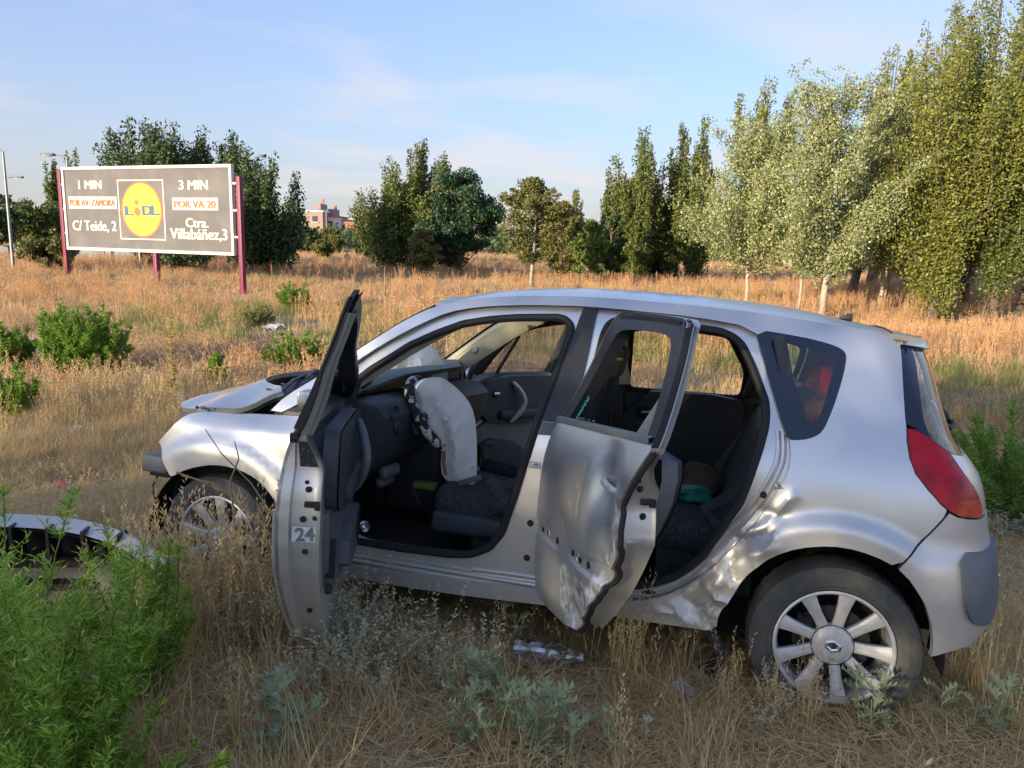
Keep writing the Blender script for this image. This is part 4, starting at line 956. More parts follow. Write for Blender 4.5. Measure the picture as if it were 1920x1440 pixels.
# torn belt and buckle lying over the driver's seat
BELT = mat('seat_belt', (0.05, 0.052, 0.055), 0.8, var=.2)
def strap(mb, P, w, up=Vector((0, 0, 1)), mi=0):
    P = [Vector(p) for p in P]; rows = []
    for i, p in enumerate(P):
        t = (P[min(i+1, len(P)-1)]-P[max(i-1, 0)]).normalized(); u = t.cross(up).normalized()*w/2; rows.append([p-u, p+u])
    mb.grid(rows, mi)
b = MB(); strap(b, [(1.17,.70,.90),(1.24,.66,.82),(1.34,.60,.73),(1.42,.56,.69),(1.50,.52,.70)], .045, Vector((.2, .8, .6))); strap(b, [(1.46,.56,.69),(1.40,.62,.66),(1.34,.68,.60)], .05, Vector((.1, .9, .4))); b.build('belt_strap', BELT, s1)
b = MB(); b.box((1.37,.655,.635), (.16,.03,.055), bev=.01, rot=(0,.55,0)); b.box((1.57,.58,.70), (.12,.014,.025), 1, bev=.004, rot=(0,.4,0)); b.build('belt_buckle', [TRIMD, GREYPL], s1)
# litter in the cabin is loose things, added later.  Rear seats
for y in (.42, 0, -.42):
    b = MB(); b.box((.62, y, .585), (.46, .40, .16), bev=.06, rot=(0, R(-5), 0)); b.box((.50, y, .45), (.40, .36, .16)); s = b.build('rear_seat', FABRIC, car)
    b = MB(); T = Matrix.Translation((.40, y, .62)) @ Matrix.Rotation(R(-22), 4, 'Y'); b.box((0, 0, .27), (.14, .41, .58), bev=.05); b.V = [tuple(T @ Vector(v)) for v in b.V]; b.build('backrest', FABRIC, s)
    b = MB(); b.box((-.01, 0, .62), (.09, .24, .14), bev=.04); b.V = [tuple(T @ Vector(v)) for v in b.V]; b.build('headrest', HEADR, s)
b = MB(); strap(b, [(.22,.66,1.15),(.30,.64,.95),(.40,.60,.80),(.52,.56,.71),(.46,.62,.66),(.38,.66,.70)], .045, Vector((.2, .9, .2))); b.build('rear_belt', BELT, car)
# boot: side linings, shelf, inside of the tailgate
b = MB(); b.box((-.10, 0, .98), (.50, 1.36, .03), bev=.01); b.build('parcel_shelf', CARPET, car)
for sgn in (1, -1):
    b = MB(); rows = []
    for z in np.linspace(.76, 1.06, 6): rows.append([S(a, z, .055) for a in np.linspace(.30, -.5, 8)])
    rows = [[(x, sgn*y, z) for x, y, z in r] for r in rows]; b.grid(rows); b.build('boot_lining', CARPET, car)
b = MB(); b.box((.30, -.705, 1.30), (.05, .03, .42), rot=(0, R(-14), 0), bev=.01); b.box((1.08, -.76, .85), (.10, .05, .5), rot=(0, R(6), 0), bev=.02); b.box((1.08, .77, .75), (.10, .05, .62), rot=(0, R(6), 0), bev=.02); b.build('pillar_cover', CREAM if 0 else BLACKP, car)
b = MB(); b.box((1.09, -.715, 1.30), (.10, .03, .42), rot=(R(-18), R(6), 0), bev=.012); b.build('pillar_lining', CREAM, car)
b = MB(); b.box((.23, .735, 1.20), (.05, .025, .56), rot=(0, R(15), 0), bev=.01); b.build('c_pillar_cover'.replace('c_', 'rear_'), TRIMD, car)
# ------------------------------------------------------------------ terrain
def sclamp(v, a, b, k=.6):
    # soft clamp
    def sp(t): return math.log1p(math.exp(min(40, t/k)))*k
    return a+sp(v-a)-sp(v-b)
def gz(x, y):
    z = .362-.0539*sclamp(x, -2.4, 2.4)-.1049*sclamp(y, 1.2, 5.6)
    z += .020*sn(x*.5, y*.5, 0, 0, 1.)*min(1, max(0, (abs(x-.3)+abs(y-4)-2)/3)) + .05*sn(x*.12, y*.12, 2, 1, 1.)*sst(8, 14, y)
    z -= .38*sst(9, 21, y)
    z += 1.9*sst(15, 27, x-.15*(y-30))*sst(27, 44, y) + .8*sst(-20, -40, x)*sst(20, 40, y)*0
    return z
CP = Vector((0, 0, CAM_Z))
def px(P_):
    d = Vector(P_)-CP; z = d.dot(F_); return 960+1453.3*d.dot(R_)/z, 720-1453.3*d.dot(U_)/z
def col_at(u, y, z=None):
    """world point on the ground at depth y seen in picture column u"""
    x = y*(u-960)/1453.3
    for _ in range(8):
        zz = gz(x, y) if z is None else z; x += (u-px((x, y, zz))[0])/1453.3*y
    return Vector((x, y, gz(x, y) if z is None else z))
def ground_at(u, v):
    D = F_ + R_*((u-960)/1453.3) + U_*((720-v)/1453.3); t = .5
    while t < 200:
        P_ = CP+D*t
        if P_.z < gz(P_.x, P_.y): break
        t *= 1.004
    return Vector((P_.x, P_.y, gz(P_.x, P_.y)))
def height_to(P_, v):
    """height of a thing standing at P_ whose top is at picture row v"""
    lo, hi = 0., 40.
    for _ in range(30):
        m = (lo+hi)/2
        if px((P_.x, P_.y, P_.z+m))[1] > v: lo = m
        else: hi = m
    return lo
def axis(lo, hi, fine_lo, fine_hi, hf, g=1.12):
    a = list(np.arange(fine_lo, fine_hi+1e-6, hf)); s = hf
    while a[-1] < hi: s *= g; a.append(a[-1]+s)
    s = hf
    while a[0] > lo: s *= g; a.insert(0, a[0]-s)
    return a
X = axis(-900, 900, -7, 8, .16); Y = axis(-300, 1500, 0, 12, .16)
V = [(x, y, gz(x, y)+.008*sn(x*5, y*5, 0, 2, 1.5)*(abs(x) < 9 and 0 < y < 14)) for y in Y for x in X]; n = len(X)
Fs = [(j*n+i, j*n+i+1, (j+1)*n+i+1, (j+1)*n+i) for j in range(len(Y)-1) for i in range(n-1)]
m = mat('dry_soil', (.32, .225, .135), .95, c2=(.50, .365, .22), c2pos=(.38, .62), vscale=1.6, bump=.8, bscale=28)
nt_ = m.node_tree; bs = nt_.nodes['Principled BSDF']
tc2 = nt_.nodes.new('ShaderNodeTexCoord'); z2 = nt_.nodes.new('ShaderNodeTexNoise'); z2.inputs['Scale'].default_value = 22; z2.inputs['Detail'].default_value = 8; nt_.links.new(tc2.outputs['Object'], z2.inputs['Vector'])
src = bs.inputs['Base Color'].links[0].from_socket; mx = nt_.nodes.new('ShaderNodeMix'); mx.data_type = 'RGBA'; mx.blend_type = 'MULTIPLY'; mx.inputs[0].default_value = .8
r2 = nt_.nodes.new('ShaderNodeValToRGB'); r2.color_ramp.elements[0].position = .35; r2.color_ramp.elements[0].color = (.45, .43, .42, 1); r2.color_ramp.elements[1].position = .6; r2.color_ramp.elements[1].color = (1.15, 1.1, 1.02, 1)
nt_.links.new(z2.outputs[0], r2.inputs[0]); nt_.links.new(src, mx.inputs[6]); nt_.links.new(r2.outputs[0], mx.inputs[7]); nt_.links.new(mx.outputs[2], bs.inputs['Base Color'])
g = link_mesh('ground', V, Fs, m, None, None, True, None); tag(g, 'dry sandy soil of the waste ground', None, None, 'structure')

# ------------------------------------------------------------------ small plants used many times
def ribbon(mb, P, w, side, mi=0, tip=True):
    V = []; n = len(P)
    for i, p in enumerate(P):
        ww = w*(1-(i/(n-1))**1.5) if tip else w
        p = Vector(p); V += [p-side*ww/2, p+side*ww/2]
    if tip: V = V[:-1]; V[-1] = Vector(P[-1])
    Fs = [(2*i, 2*i+1, 2*i+3, 2*i+2) for i in range(n-2)] + ([(2*n-4, 2*n-3, 2*n-2)] if tip else [(2*n-4, 2*n-3, 2*n-1, 2*n-2)])
    mb.add(V, Fs, mi)
def blade(mb, rg, base, h, w, lean, mi=0, seg=3):
    a = rg.uniform(0, 6.283); d = Vector((math.cos(a), math.sin(a), 0)); s_ = Vector((-d.y, d.x, 0)); bnd = lean*rg.uniform(.3, 1.3)
    P = [Vector(base)+d*(bnd*h*(t**1.7))+Vector((0, 0, h*t*(1-.25*bnd*t))) for t in [i/seg for i in range(seg+1)]]
    ribbon(mb, P, w, s_, mi); return P
def leafq(mb, c, d, L, w, mi=0, rg=None):
    d = Vector(d).normalized(); u = d.cross(Vector((rg.uniform(-1, 1), rg.uniform(-1, 1), rg.uniform(.2, 1)))).normalized()
    c = Vector(c); mb.add([c, c+d*L*.45+u*w/2, c+d*L, c+d*L*.45-u*w/2], [(0, 1, 2, 3)], mi)
STRAW = mat('straw', (.45, .33, .18), .8, spec=.3, island=[(.47,.32,.14),(.68,.49,.23),(.82,.65,.35),(.60,.40,.17),(.88,.75,.47)], trans=.38, obj=.4)
STRAWO = mat('straw_orange', (.45, .28, .14), .8, island=[(.52,.34,.17),(.67,.47,.25),(.76,.58,.34),(.58,.36,.18)], trans=.3, obj=.4)
SEED = mat('seed_heads', (.4, .22, .12), .85, island=[(.44,.23,.11),(.64,.38,.19),(.52,.28,.14)], trans=.2, obj=.4)
SAGE = mat('sage_leaves', (.30, .33, .25), .8, island=[(.33,.34,.21),(.50,.50,.34),(.60,.58,.42),(.44,.42,.22)], trans=.2, obj=.35)
GREENG = mat('green_grass', (.2, .24, .07), .75, island=[(.14,.19,.05),(.26,.28,.09),(.34,.31,.13)], trans=.3, obj=.4)
THIST = mat('thistle_leaves', (.17, .27, .20), .7, island=[(.20,.24,.11),(.30,.34,.17),(.42,.44,.27)], trans=.2, obj=.4)
BROOM = mat('broom_green', (.08, .2, .02), .6, island=[(.06,.15,.018),(.11,.25,.025),(.18,.36,.03),(.30,.46,.05),(.28,.26,.10)], trans=.35, obj=.1)
BROOMY = mat('broom_yellow_green', (.16, .3, .03), .6, island=[(.10,.21,.025),(.19,.36,.035),(.28,.48,.045),(.42,.58,.08),(.40,.36,.16)], trans=.42, obj=.1)
BROOMD = mat('bush_green', (.06, .12, .02), .65, island=[(.06,.13,.02),(.11,.22,.03),(.19,.30,.05)], trans=.3, obj=.1)
DEADW = mat('dead_weed', (.35, .25, .14), .85, island=[(.22,.15,.09),(.36,.26,.15),(.46,.34,.19)], trans=.15)
lib = bpy.data.collections.new('plant_library')
def lib_obj(name, mb, mats):
    o = mb.build(name, mats, None, sharp=None, smooth=False); col.objects.unlink(o); lib.objects.link(o); return o
def tuft(seed, n, r, h0, h1, w, lean, thatch=0):
    rg = random.Random(seed); b = MB()
    for i in range(n):
        q = rg.uniform(0, 6.28); rr = r*math.sqrt(rg.random()); blade(b, rg, (rr*math.cos(q), rr*math.sin(q), -.02), rg.uniform(h0, h1), w*rg.uniform(.6, 1.3), lean, 0, 3)
    for i in range(thatch):
        q = rg.uniform(0, 6.28); rr = r*2.2*math.sqrt(rg.random()); c = Vector((rr*math.cos(q), rr*math.sin(q), rg.uniform(.0, .05))); q = rg.uniform(0, 6.28); L = rg.uniform(.06, .2); d = Vector((math.cos(q)*L, math.sin(q)*L, rg.uniform(-.02, .05)))
        ribbon(b, [c-d/2, c+Vector((0, 0, .01*rg.random())), c+d/2], w, Vector((-math.sin(q), math.cos(q), 0)))
    return b
def seedstalk(seed, n, r, h0, h1, w, pan, spread=.2):
    rg = random.Random(seed); b = MB()
    for i in range(n):
        q = rg.uniform(0, 6.28); rr = r*math.sqrt(rg.random()); P = blade(b, rg, (rr*math.cos(q), rr*math.sin(q), -.02), rg.uniform(h0, h1), w, spread, 0, 4)
        for k in range(pan):
            t = 1-.38*rg.random()**1.2; j = t*4; i0 = min(3, int(j)); p = P[i0].lerp(P[i0+1], j-i0); a = rg.uniform(0, 6.28)
            leafq(b, p, (math.cos(a)*.5, math.sin(a)*.5, .8), rg.uniform(.014, .034)*(w/.004)**.6, rg.uniform(.004, .008)*(w/.004)**.6, 1, rg)
    return b
def sageplant(seed, n, h0, h1, leaves, L, w, r=.06):
    rg = random.Random(seed); b = MB()
    for i in range(n):
        q = rg.uniform(0, 6.28); rr = r*math.sqrt(rg.random()); P = blade(b, rg, (rr*math.cos(q), rr*math.sin(q), -.02), rg.uniform(h0, h1), .004, .45, 1, 4)
        for k in range(leaves):
            t = .15+.85*rg.random()**.8; j = t*4; i0 = min(3, int(j)); p = P[i0].lerp(P[i0+1], j-i0); a = rg.uniform(0, 6.28)
            leafq(b, p, (math.cos(a), math.sin(a), rg.uniform(-.1, .8)), L*rg.uniform(.6, 1.2), w*rg.uniform(.7, 1.2), 0, rg)
    return b
def thistle(seed, n=9, L=.085):
    rg = random.Random(seed); b = MB()
    def leaf(base, d, L_):
        s_ = Vector((-d.y, d.x, 0)).normalized(); P = [base+d*L_*t+Vector((0, 0, L_*(.5*t-.5*t*t))) for t in (0, .25, .5, .75, 1)]
        for i in range(4):
            a, c = P[i], P[i+1]; ww = L_*(.10, .26, .30, .2)[i]*rg.uniform(.7, 1.3)
            for sg in (1, -1): b.add([a, c, c*.5+a*.5+s_*ww*sg+Vector((0, 0, .012))+d*L_*.12, a+s_*ww*.25*sg], [(0, 1, 2, 3)])
    for i in range(n):
        q = rg.uniform(0, 6.28); el = rg.uniform(.0, .7); z = rg.uniform(.02, .22)
        leaf(Vector((0, 0, z)), Vector((math.cos(q), math.sin(q), el)).normalized(), L*rg.uniform(.6, 1.2))
    ribbon(b, [(0, 0, -.02), (.01, 0, .1), (.02, .01, .24)], .006, Vector((1, 0, 0)), 0, False)
    return b
variants = []
for i in range(5): variants.append(lib_obj('dry_tuft', tuft(i, 46, .085, .10, .34, .0040, .7, 34), STRAW))            # 0-4 near
for i in range(2): variants.append(lib_obj('straw_litter', tuft(20+i, 4, .15, .04, .10, .004, 1.0, 60), STRAW))         # 5-6
for i in range(3): variants.append(lib_obj('seed_grass', seedstalk(30+i, 12, .06, .28, .60, .003, 18), [STRAW, STRAW]))     # 7-9
for i in range(3): variants.append(lib_obj('sage_plant', sageplant(40+i, 13, .16, .46, 34, .020, .0065), [SAGE, STRAW]))  # 10-12
for i in range(2): variants.append(lib_obj('thistle', thistle(50+i), THIST))                                        # 13-14
for i in range(4): variants.append(lib_obj('far_tuft', tuft(60+i, 50, .30, .15, .50, .011, .6, 14), STRAWO))              # 15-18
for i in range(3): variants.append(lib_obj('far_seed_grass', seedstalk(70+i, 16, .22, .45, .85, .009, 16), [STRAWO, SEED])) # 19-21
for i in range(2): variants.append(lib_obj('green_tuft', tuft(80+i, 50, .22, .15, .45, .009, .4), GREENG))             # 22-23
for i in range(2): variants.append(lib_obj('tall_weed', seedstalk(90+i, 5, .12, .8, 1.35, .012, 40, .12), [SEED, SEED])) # 24-25
for i in range(2): variants.append(lib_obj('pale_weed', sageplant(95+i, 14, .25, .55, 26, .05, .014, .12), [mat('pale_weed%d' % i, (.4,.33,.22), .85, island=[(.36,.30,.19),(.48,.40,.27),(.40,.38,.24)], trans=.2, obj=.4), STRAWO])) # 26-27
for k, o in enumerate(variants): o.name = '%02d_%s' % (k, o.name.split('.')[0])
GN = bpy.data.node_groups.new('scatter', 'GeometryNodeTree'); GN.interface.new_socket('Geometry', in_out='INPUT', socket_type='NodeSocketGeometry'); GN.interface.new_socket('Geometry', in_out='OUTPUT', socket_type='NodeSocketGeometry')
N = GN.nodes.new; gi = N('NodeGroupInput'); go = N('NodeGroupOutput'); iop = N('GeometryNodeInstanceOnPoints'); ci = N('GeometryNodeCollectionInfo')
ci.inputs['Collection'].default_value = lib; ci.inputs['Separate Children'].default_value = True; ci.inputs['Reset Children'].default_value = True
def na(nm, ty):
    n_ = N('GeometryNodeInputNamedAttribute'); n_.data_type = ty; n_.inputs[0].default_value = nm; return n_.outputs[0]
iop.inputs['Pick Instance'].default_value = True
m2p = N('GeometryNodeMeshToPoints')
GN.links.new(gi.outputs[0], m2p.inputs[0]); GN.links.new(m2p.outputs[0], iop.inputs['Points']); GN.links.new(ci.outputs[0], iop.inputs['Instance'])
GN.links.new(na('vid', 'INT'), iop.inputs['Instance Index']); GN.links.new(na('rot', 'FLOAT_VECTOR'), iop.inputs['Rotation']); GN.links.new(na('scl', 'FLOAT_VECTOR'), iop.inputs['Scale']); GN.links.new(iop.outputs[0], go.inputs[0])
def scatter(name, pts, label, cat):
    """pts: (x, y, variant, scale, height scale)"""
    me = bpy.data.meshes.new(name); me.from_pydata([(p[0], p[1], gz(p[0], p[1])) for p in pts], [], [])
    a = me.attributes.new('vid', 'INT', 'POINT'); a.data.foreach_set('value', [int(p[2]) for p in pts])
    rg = random.Random(len(pts)); rv = []; sv = []
    for p in pts: rv += [rg.gauss(0, .08), rg.gauss(0, .08), rg.uniform(0, 6.283)]; sv += [p[3], p[3], p[3]*p[4]]
    a = me.attributes.new('rot', 'FLOAT_VECTOR', 'POINT'); a.data.foreach_set('vector', rv)
    a = me.attributes.new('scl', 'FLOAT_VECTOR', 'POINT'); a.data.foreach_set('vector', sv)
    o = bpy.data.objects.new(name, me); col.objects.link(o); md = o.modifiers.new('scatter', 'NODES'); md.node_group = GN
    tag(o, label, cat, None, 'stuff'); return o
CARI = CARM.inverted()
def in_car(x, y, m=0.):
    p = CARI @ Vector((x, y, gz(x, y))); return -.60-m < p.x < 3.05+m and -.88-m < p.y < .78+m
def density(x, y):
    d = .5+.5*sn(x*.55, y*.55, 0, 3, 1.0)
    # bare track behind the car, thin ground at the left
    d *= 1-.85*sst(2.1, 2.9, x-.10*(y-3))*sst(9.5, 7.5, y)*(1-.0)
    d *= 1-.45*math.exp(-((x+3.6)/1.3)**2-((y-5.2)/1.6)**2)
    return max(d, .06)
CLEAR = [(ground_at(u, v), q) for u, v, q in ((1022,1262,.20),(985,1300,.10),(1060,1300,.12),(120,917,.15),(141,812,.15),(200,912,.12),(1280,1306,.10))]
def clear(x, y): return any((x-c.x)**2+(y-c.y)**2 < q*q for c, q in CLEAR)
rg = random.Random(11); near = []; sagep = []; farp = []; greenp = []; tallp = []
for _ in range(26000):
    y = .9+8.6*math.sqrt(rg.random()); x = rg.uniform(-.78, .78)*y+rg.uniform(-.3, .3)
    c = in_car(x, y)
    if clear(x, y): near.append((x, y, 5, .5, .6)) if rg.random() < .3 else None; continue
    if rg.random() > density(x, y)*1.2: 
        if rg.random() < .5 and not c: near.append((x, y, rg.choice((5, 6)), rg.uniform(.6, 1.2), 1.))
        continue
    u = rg.random(); v = rg.choice((5, 6)) if u < .36 else (rg.randint(0, 4) if u < .93 else rg.randint(7, 9))
    if c: v = rg.choice((5, 6)); 
    hs = (.75+.35*sn(x*.9, y*.9, 0, 2, 1.))
    near.append((x, y, v, rg.uniform(.6, 1.15), max(.35, hs) if not c else .6))
for _ in range(30000):
    y = 8.5+26*rg.random()**.8; x = rg.uniform(-.76, .76)*y
    d = .5+.5*sn(x*.25, y*.25, 0, 1, 1.0)+.3*sn(x*.9, y*.9, 0, 2, 1.)
    if rg.random() > .28+d*.65 or (sn(x*.45+3, y*.3, 0, 0, 1.0) > .45 and rg.random() < .85): continue
    u = rg.random(); gr = sn(x*.13+1, y*.13, 0, 3, 1.0)+.8*math.exp(-((x+2.5)/4.5)**2-((y-18)/5)**2)
    if gr > .25 and u < .55: greenp.append((x, y, rg.randint(22, 23), rg.uniform(.6, 1.2), 1.)); continue
    v = rg.randint(15, 18) if u < .74 else (rg.randint(19, 21) if u < .93 else rg.randint(26, 27))
    farp.append((x, y, v, rg.uniform(.6, 1.1), rg.uniform(.5, 1.0)*(.55+.25*min(1, y/25))))
for _ in range(15000):
    y = 34+70*rg.random()**1.2; x = rg.uniform(-.78, .78)*y
    farp.append((x, y, rg.choice((15, 16, 17, 18, 19, 20, 21)), rg.uniform(1.0, 1.5), .6))
for _ in range(1700):
    y = 15+16*rg.random(); x = rg.uniform(-.15, .75)*y if rg.random() < .75 else rg.uniform(-.7, .7)*y
    if sn(x*.3, y*.3, 0, 2, 1.) > -.1: tallp.append((x, y, rg.randint(24, 25), rg.uniform(.45, .85), 1.))
def cluster(lst, u, v, n, su, sv_, vs_, s0, s1, hs=1.):
    for _ in range(n):
        P_ = ground_at(u+rg.gauss(0, su), v+rg.gauss(0, sv_))
        if not in_car(P_.x, P_.y, .02) and not clear(P_.x, P_.y): lst.append((P_.x, P_.y, rg.choice(vs_), rg.uniform(s0, s1), hs))
# grey-green weeds under the doors and round the front wheel
cluster(sagep, 700, 1265, 11, 60, 16, (10, 11, 12), .7, 1.05)
cluster(sagep, 640, 1300, 8, 40, 14, (10, 11, 12), .6, .9)
cluster(sagep, 430, 1195, 30, 60, 18, (10, 8, 11, 9), .85, 1.25)
cluster(sagep, 330, 1190, 20, 45, 20, (7, 8, 9), .8, 1.2)
cluster(sagep, 640, 1230, 12, 30, 14, (10, 11), .8, 1.1)
cluster(sagep, 960, 1290, 12, 90, 16, (10, 12), .5, .8)
cluster(sagep, 1240, 1270, 22, 110, 14, (7, 8, 9), .6, .95)
cluster(sagep, 1470, 1360, 12, 60, 14, (8, 9, 10), .5, .8)
cluster(sagep, 1880, 1010, 8, 40, 14, (26, 27, 10), .5, .8)
thp = []
for u, v, n_, su in ((880, 1400, 9, 80), (560, 1420, 5, 50), (960, 1215, 6, 18), (1500, 1290, 3, 12), (1860, 1370, 12, 50), (1850, 1250, 5, 40), (1060, 1420, 6, 30), (930, 1330, 5, 30), (1650, 1390, 4, 40), (1780, 1360, 4, 25)): cluster(thp, u, v, n_, su, 18, (13, 14), .55, 1.0)
scatter('dry_grass', near, 'dry trampled straw coloured grass covering the ground round the car', 'grass')
scatter('field_grass', farp, 'tall orange dry grass filling the field behind the car', 'grass')
scatter('green_grass', greenp, 'yellowish green patches of grass in the field', 'grass')
scatter('field_weeds', tallp, 'tall rust coloured seeded weeds standing in the field', 'weeds')
scatter('grey_weeds', sagep, 'grey green leafy weeds among the dry grass below the open doors', 'weeds')
scatter('thistle_leaves', thp, 'low blue green thistle leaves in the foreground grass', 'thistles')

# ------------------------------------------------------------------ shrubs
def shrub(name, P_, r, h, ns, twigs, lv, L, w, mats, label, group=None, seed=1, spread=.5, cat='shrub', tip=None):
    rg = random.Random(seed); b = MB(); st = MB()
    for i in range(ns):
        q = rg.uniform(0, 6.28); rr = r*.45*math.sqrt(rg.random()); hh = h*(.42+.58*rg.random()**1.4)*(1-.35*(rr/(r*.45))**2); ln = spread*r*(rr/(r*.45)+.35)
        base = Vector((rr*math.cos(q), rr*math.sin(q), -.03)); d = Vector((math.cos(q), math.sin(q), 0)); jx = Vector((rg.uniform(-1, 1), rg.uniform(-1, 1), 0))*.06*h
        P = [base+d*ln*(t**1.4)+jx*math.sin(t*3)+Vector((0, 0, hh*t)) for t in [k/6 for k in range(7)]]
        st.tube(P, [.0015+.003*(1-t/6) for t in range(7)], 4, 0)
        for k in range(twigs):
            t = .12+.86*rg.random(); j = t*6; i0 = min(5, int(j)); p = P[i0].lerp(P[i0+1], j-i0); a = rg.uniform(0, 6.28); tl = .13*h*(1.15-t)+.03*h; td = Vector((math.cos(a), math.sin(a), rg.uniform(.8, 1.8))).normalized()
            for s_ in range(lv):
                f = rg.random(); c = p+td*tl*f; a2 = rg.uniform(0, 6.28); dd = Vector((math.cos(a2), math.sin(a2), rg.uniform(.1, 1.2))); 
                leafq(b, c, dd, L*rg.uniform(.6, 1.2), w, 0, rg)
        for k in range(int(lv*7)):
            t = .30+.72*rg.random(); j = min(t, 1)*6; i0 = min(5, int(j)); p = P[i0].lerp(P[i0+1], j-i0); a2 = rg.uniform(0, 6.28); leafq(b, p, (math.cos(a2)*.5, math.sin(a2)*.5, 1), L*rg.uniform(.5, 1.), w, 1 if tip and t > .74 else 0, rg)
    e = empty(name, P_, rg.uniform(0, 6)); tag(e, label, cat, group)
    b.build('foliage', mats if tip is None else [mats, tip], e, smooth=False, sharp=None); st.build('stem', GREENG, e, sharp=None); return e
TIP = mat('yellow_green_tips', (.24, .36, .03), .6, island=[(.15,.29,.02),(.30,.42,.04)], trans=.35)
G1 = 'green bushes in the field'
P0 = lambda u, y: col_at(u, y)
shrub('green_shrub', Vector((-1.20, 1.85, gz(-1.0, 1.8))), .30, 0.98, 34, 42, 12, .034, .0046, BROOMY, 'largest feathery bright green shrub in the near left corner, in front of the torn-off bumper', 'green shrubs in the near left corner', 1, .42, tip=TIP)
shrub('green_shrub', Vector((-1.66, 2.05, gz(-1.5, 2))), .36, 1.12, 30, 42, 12, .034, .0046, BROOMY, 'feathery green shrub with the tallest stems, cut by the left edge of the picture', 'green shrubs in the near left corner', 2, .4, tip=TIP)
shrub('green_shrub', Vector((-1.30, 2.42, gz(-1.0, 2.3))), .24, .78, 24, 32, 12, .034, .0046, BROOMY, 'feathery green shrub between the bumper and the front wheel', 'green shrubs in the near left corner', 3, .42, tip=TIP)
shrub('green_shrub', Vector((-1.00, 1.52, gz(-.8, 1.5))), .28, .50, 30, 32, 12, .034, .0046, BROOMY, 'lowest feathery green shrub along the bottom edge at the left', 'green shrubs in the near left corner', 4, .8, tip=TIP)
P_ = ground_at(165, 706); shrub('green_shrub', P_, .66, 1.10, 120, 40, 18, .042, .010, BROOM, 'wide dark green bush left of the dead weed in front of the billboard', G1, 5, .35)
P_ = ground_at(8, 700); shrub('green_shrub', P_, .45, .95, 60, 34, 16, .042, .010, BROOM, 'dark green bush cut by the left edge of the picture', G1, 6, .35)
P_ = ground_at(28, 790); shrub('green_shrub', P_, .30, .72, 26, 24, 13, .05, .012, BROOM, 'thin upright green bush nearer the camera at the left edge', G1, 7, .35)
P_ = ground_at(552, 583); shrub('green_shrub', P_, .50, .95, 70, 32, 16, .06, .015, BROOM, 'rounded bright green bush right of the billboard foot', G1, 8, .5)
P_ = ground_at(548, 694); shrub('green_shrub', P_, .44, .62, 60, 30, 15, .042, .010, BROOM, 'low bright green bush behind the bonnet, left of the open front door', G1, 9, .6)
P_ = ground_at(404, 722); shrub('green_shrub', P_, .18, .52, 24, 28, 14, .038, .010, BROOM, 'small green bush standing alone between dead weed and bonnet', G1, 10, .4)
P_ = ground_at(480, 612); shrub('green_shrub', P_, .42, .62, 40, 16, 10, .07, .02, GREENG, 'pale yellowish bush in the field above the bonnet', G1, 11, .6)
P_ = ground_at(1880, 985); shrub('green_shrub', P_, .52, 1.0, 70, 36, 14, .045, .0075, BROOM, 'tall dense green shrub behind the tail lamp at the right edge', G1, 12, .5, tip=TIP)
P_ = ground_at(1905, 1010); shrub('dry_shrub', P_, .3, .42, 26, 12, 8, .035, .010, SAGE, 'pale grey weed beside the rear bumper under the tall green shrub', None, 13, .9)
P_ = ground_at(1310, 520+60); 
# dead weed in front of the billboard
def dead_weed(P_, h, ns, label, seed, yellow=True, cat='weed', thick=.006):
    rg = random.Random(seed); b = MB(); lf = MB()
    for i in range(ns):
        q = rg.uniform(0, 6.28); L = h*rg.uniform(.5, .95); d = Vector((math.cos(q), math.sin(q), 0)); z0 = h*rg.uniform(.15, .5)
        P = [Vector((0, 0, z0))+d*(L*.45*t)+Vector((0, 0, L*(.65*t)+.04*math.sin(t*5))) for t in [k/5 for k in range(6)]]; b.tube(P, [thick*.5*(1-t/6) for t in range(6)], 3, 0)
        for k in range(26):
            t = .2+.8*rg.random(); j = t*5; i0 = min(4, int(j)); p = P[i0].lerp(P[i0+1], j-i0); a = rg.uniform(0, 6.28); leafq(b, p, (math.cos(a), math.sin(a), .5), rg.uniform(.04, .10), .004, 0, rg)
    b.tube([(0, 0, -.05), (.01, 0, h*.3), (-.01, .01, h*.6), (.0, 0, h)], [thick*1.5, thick*1.2, thick*.9, thick*.4], 5, 0)
    if yellow:
        for k in range(150):
            z = h*rg.uniform(.15, 1.0); a = rg.uniform(0, 6.28); leafq(lf, (0, 0, z), (math.cos(a), math.sin(a), rg.uniform(-.2, .5)), rg.uniform(.03, .09)*(1.2-z/h*.6), .018, 0, rg)
    e = empty('dead_weed', P_); tag(e, label, cat); b.build('stem', DEADW, e, sharp=None, smooth=False)
    if yellow: lf.build('leaf', YEL, e, smooth=False, sharp=None)['kind'] = 'stuff'
    return e
YEL = mat('yellow_leaves', (.4, .32, .06), .7, island=[(.26,.24,.05),(.46,.36,.07),(.36,.30,.10)], trans=.3)
P_ = ground_at(328, 772); dead_weed(P_, 1.02, 26, 'airy dead weed with yellow leaves up its stem, standing in front of the bonnet', 1)
for i, (u, y, h) in enumerate(((1140, 21, 1.5), (1178, 21.5, 1.35), (722, 24, 1.4), (908, 22, 1.25), (862, 24, 1.1), (1060, 22, 1.1))):
    P_ = col_at(u, y); dead_weed(P_, h, 12, ('tall branching dead weed left of its twin, above the car roof before the dark poplars', 'tall branching dead weed right of its twin, above the car roof before the dark poplars', 'rust coloured dead weed in front of the poplar pair at the centre left', 'rust coloured dead weed just left of the lone pine', 'rust coloured dead weed before the round dark green tree', 'short dead weed right of the lone pine')[i], 20+i, False, thick=.016)
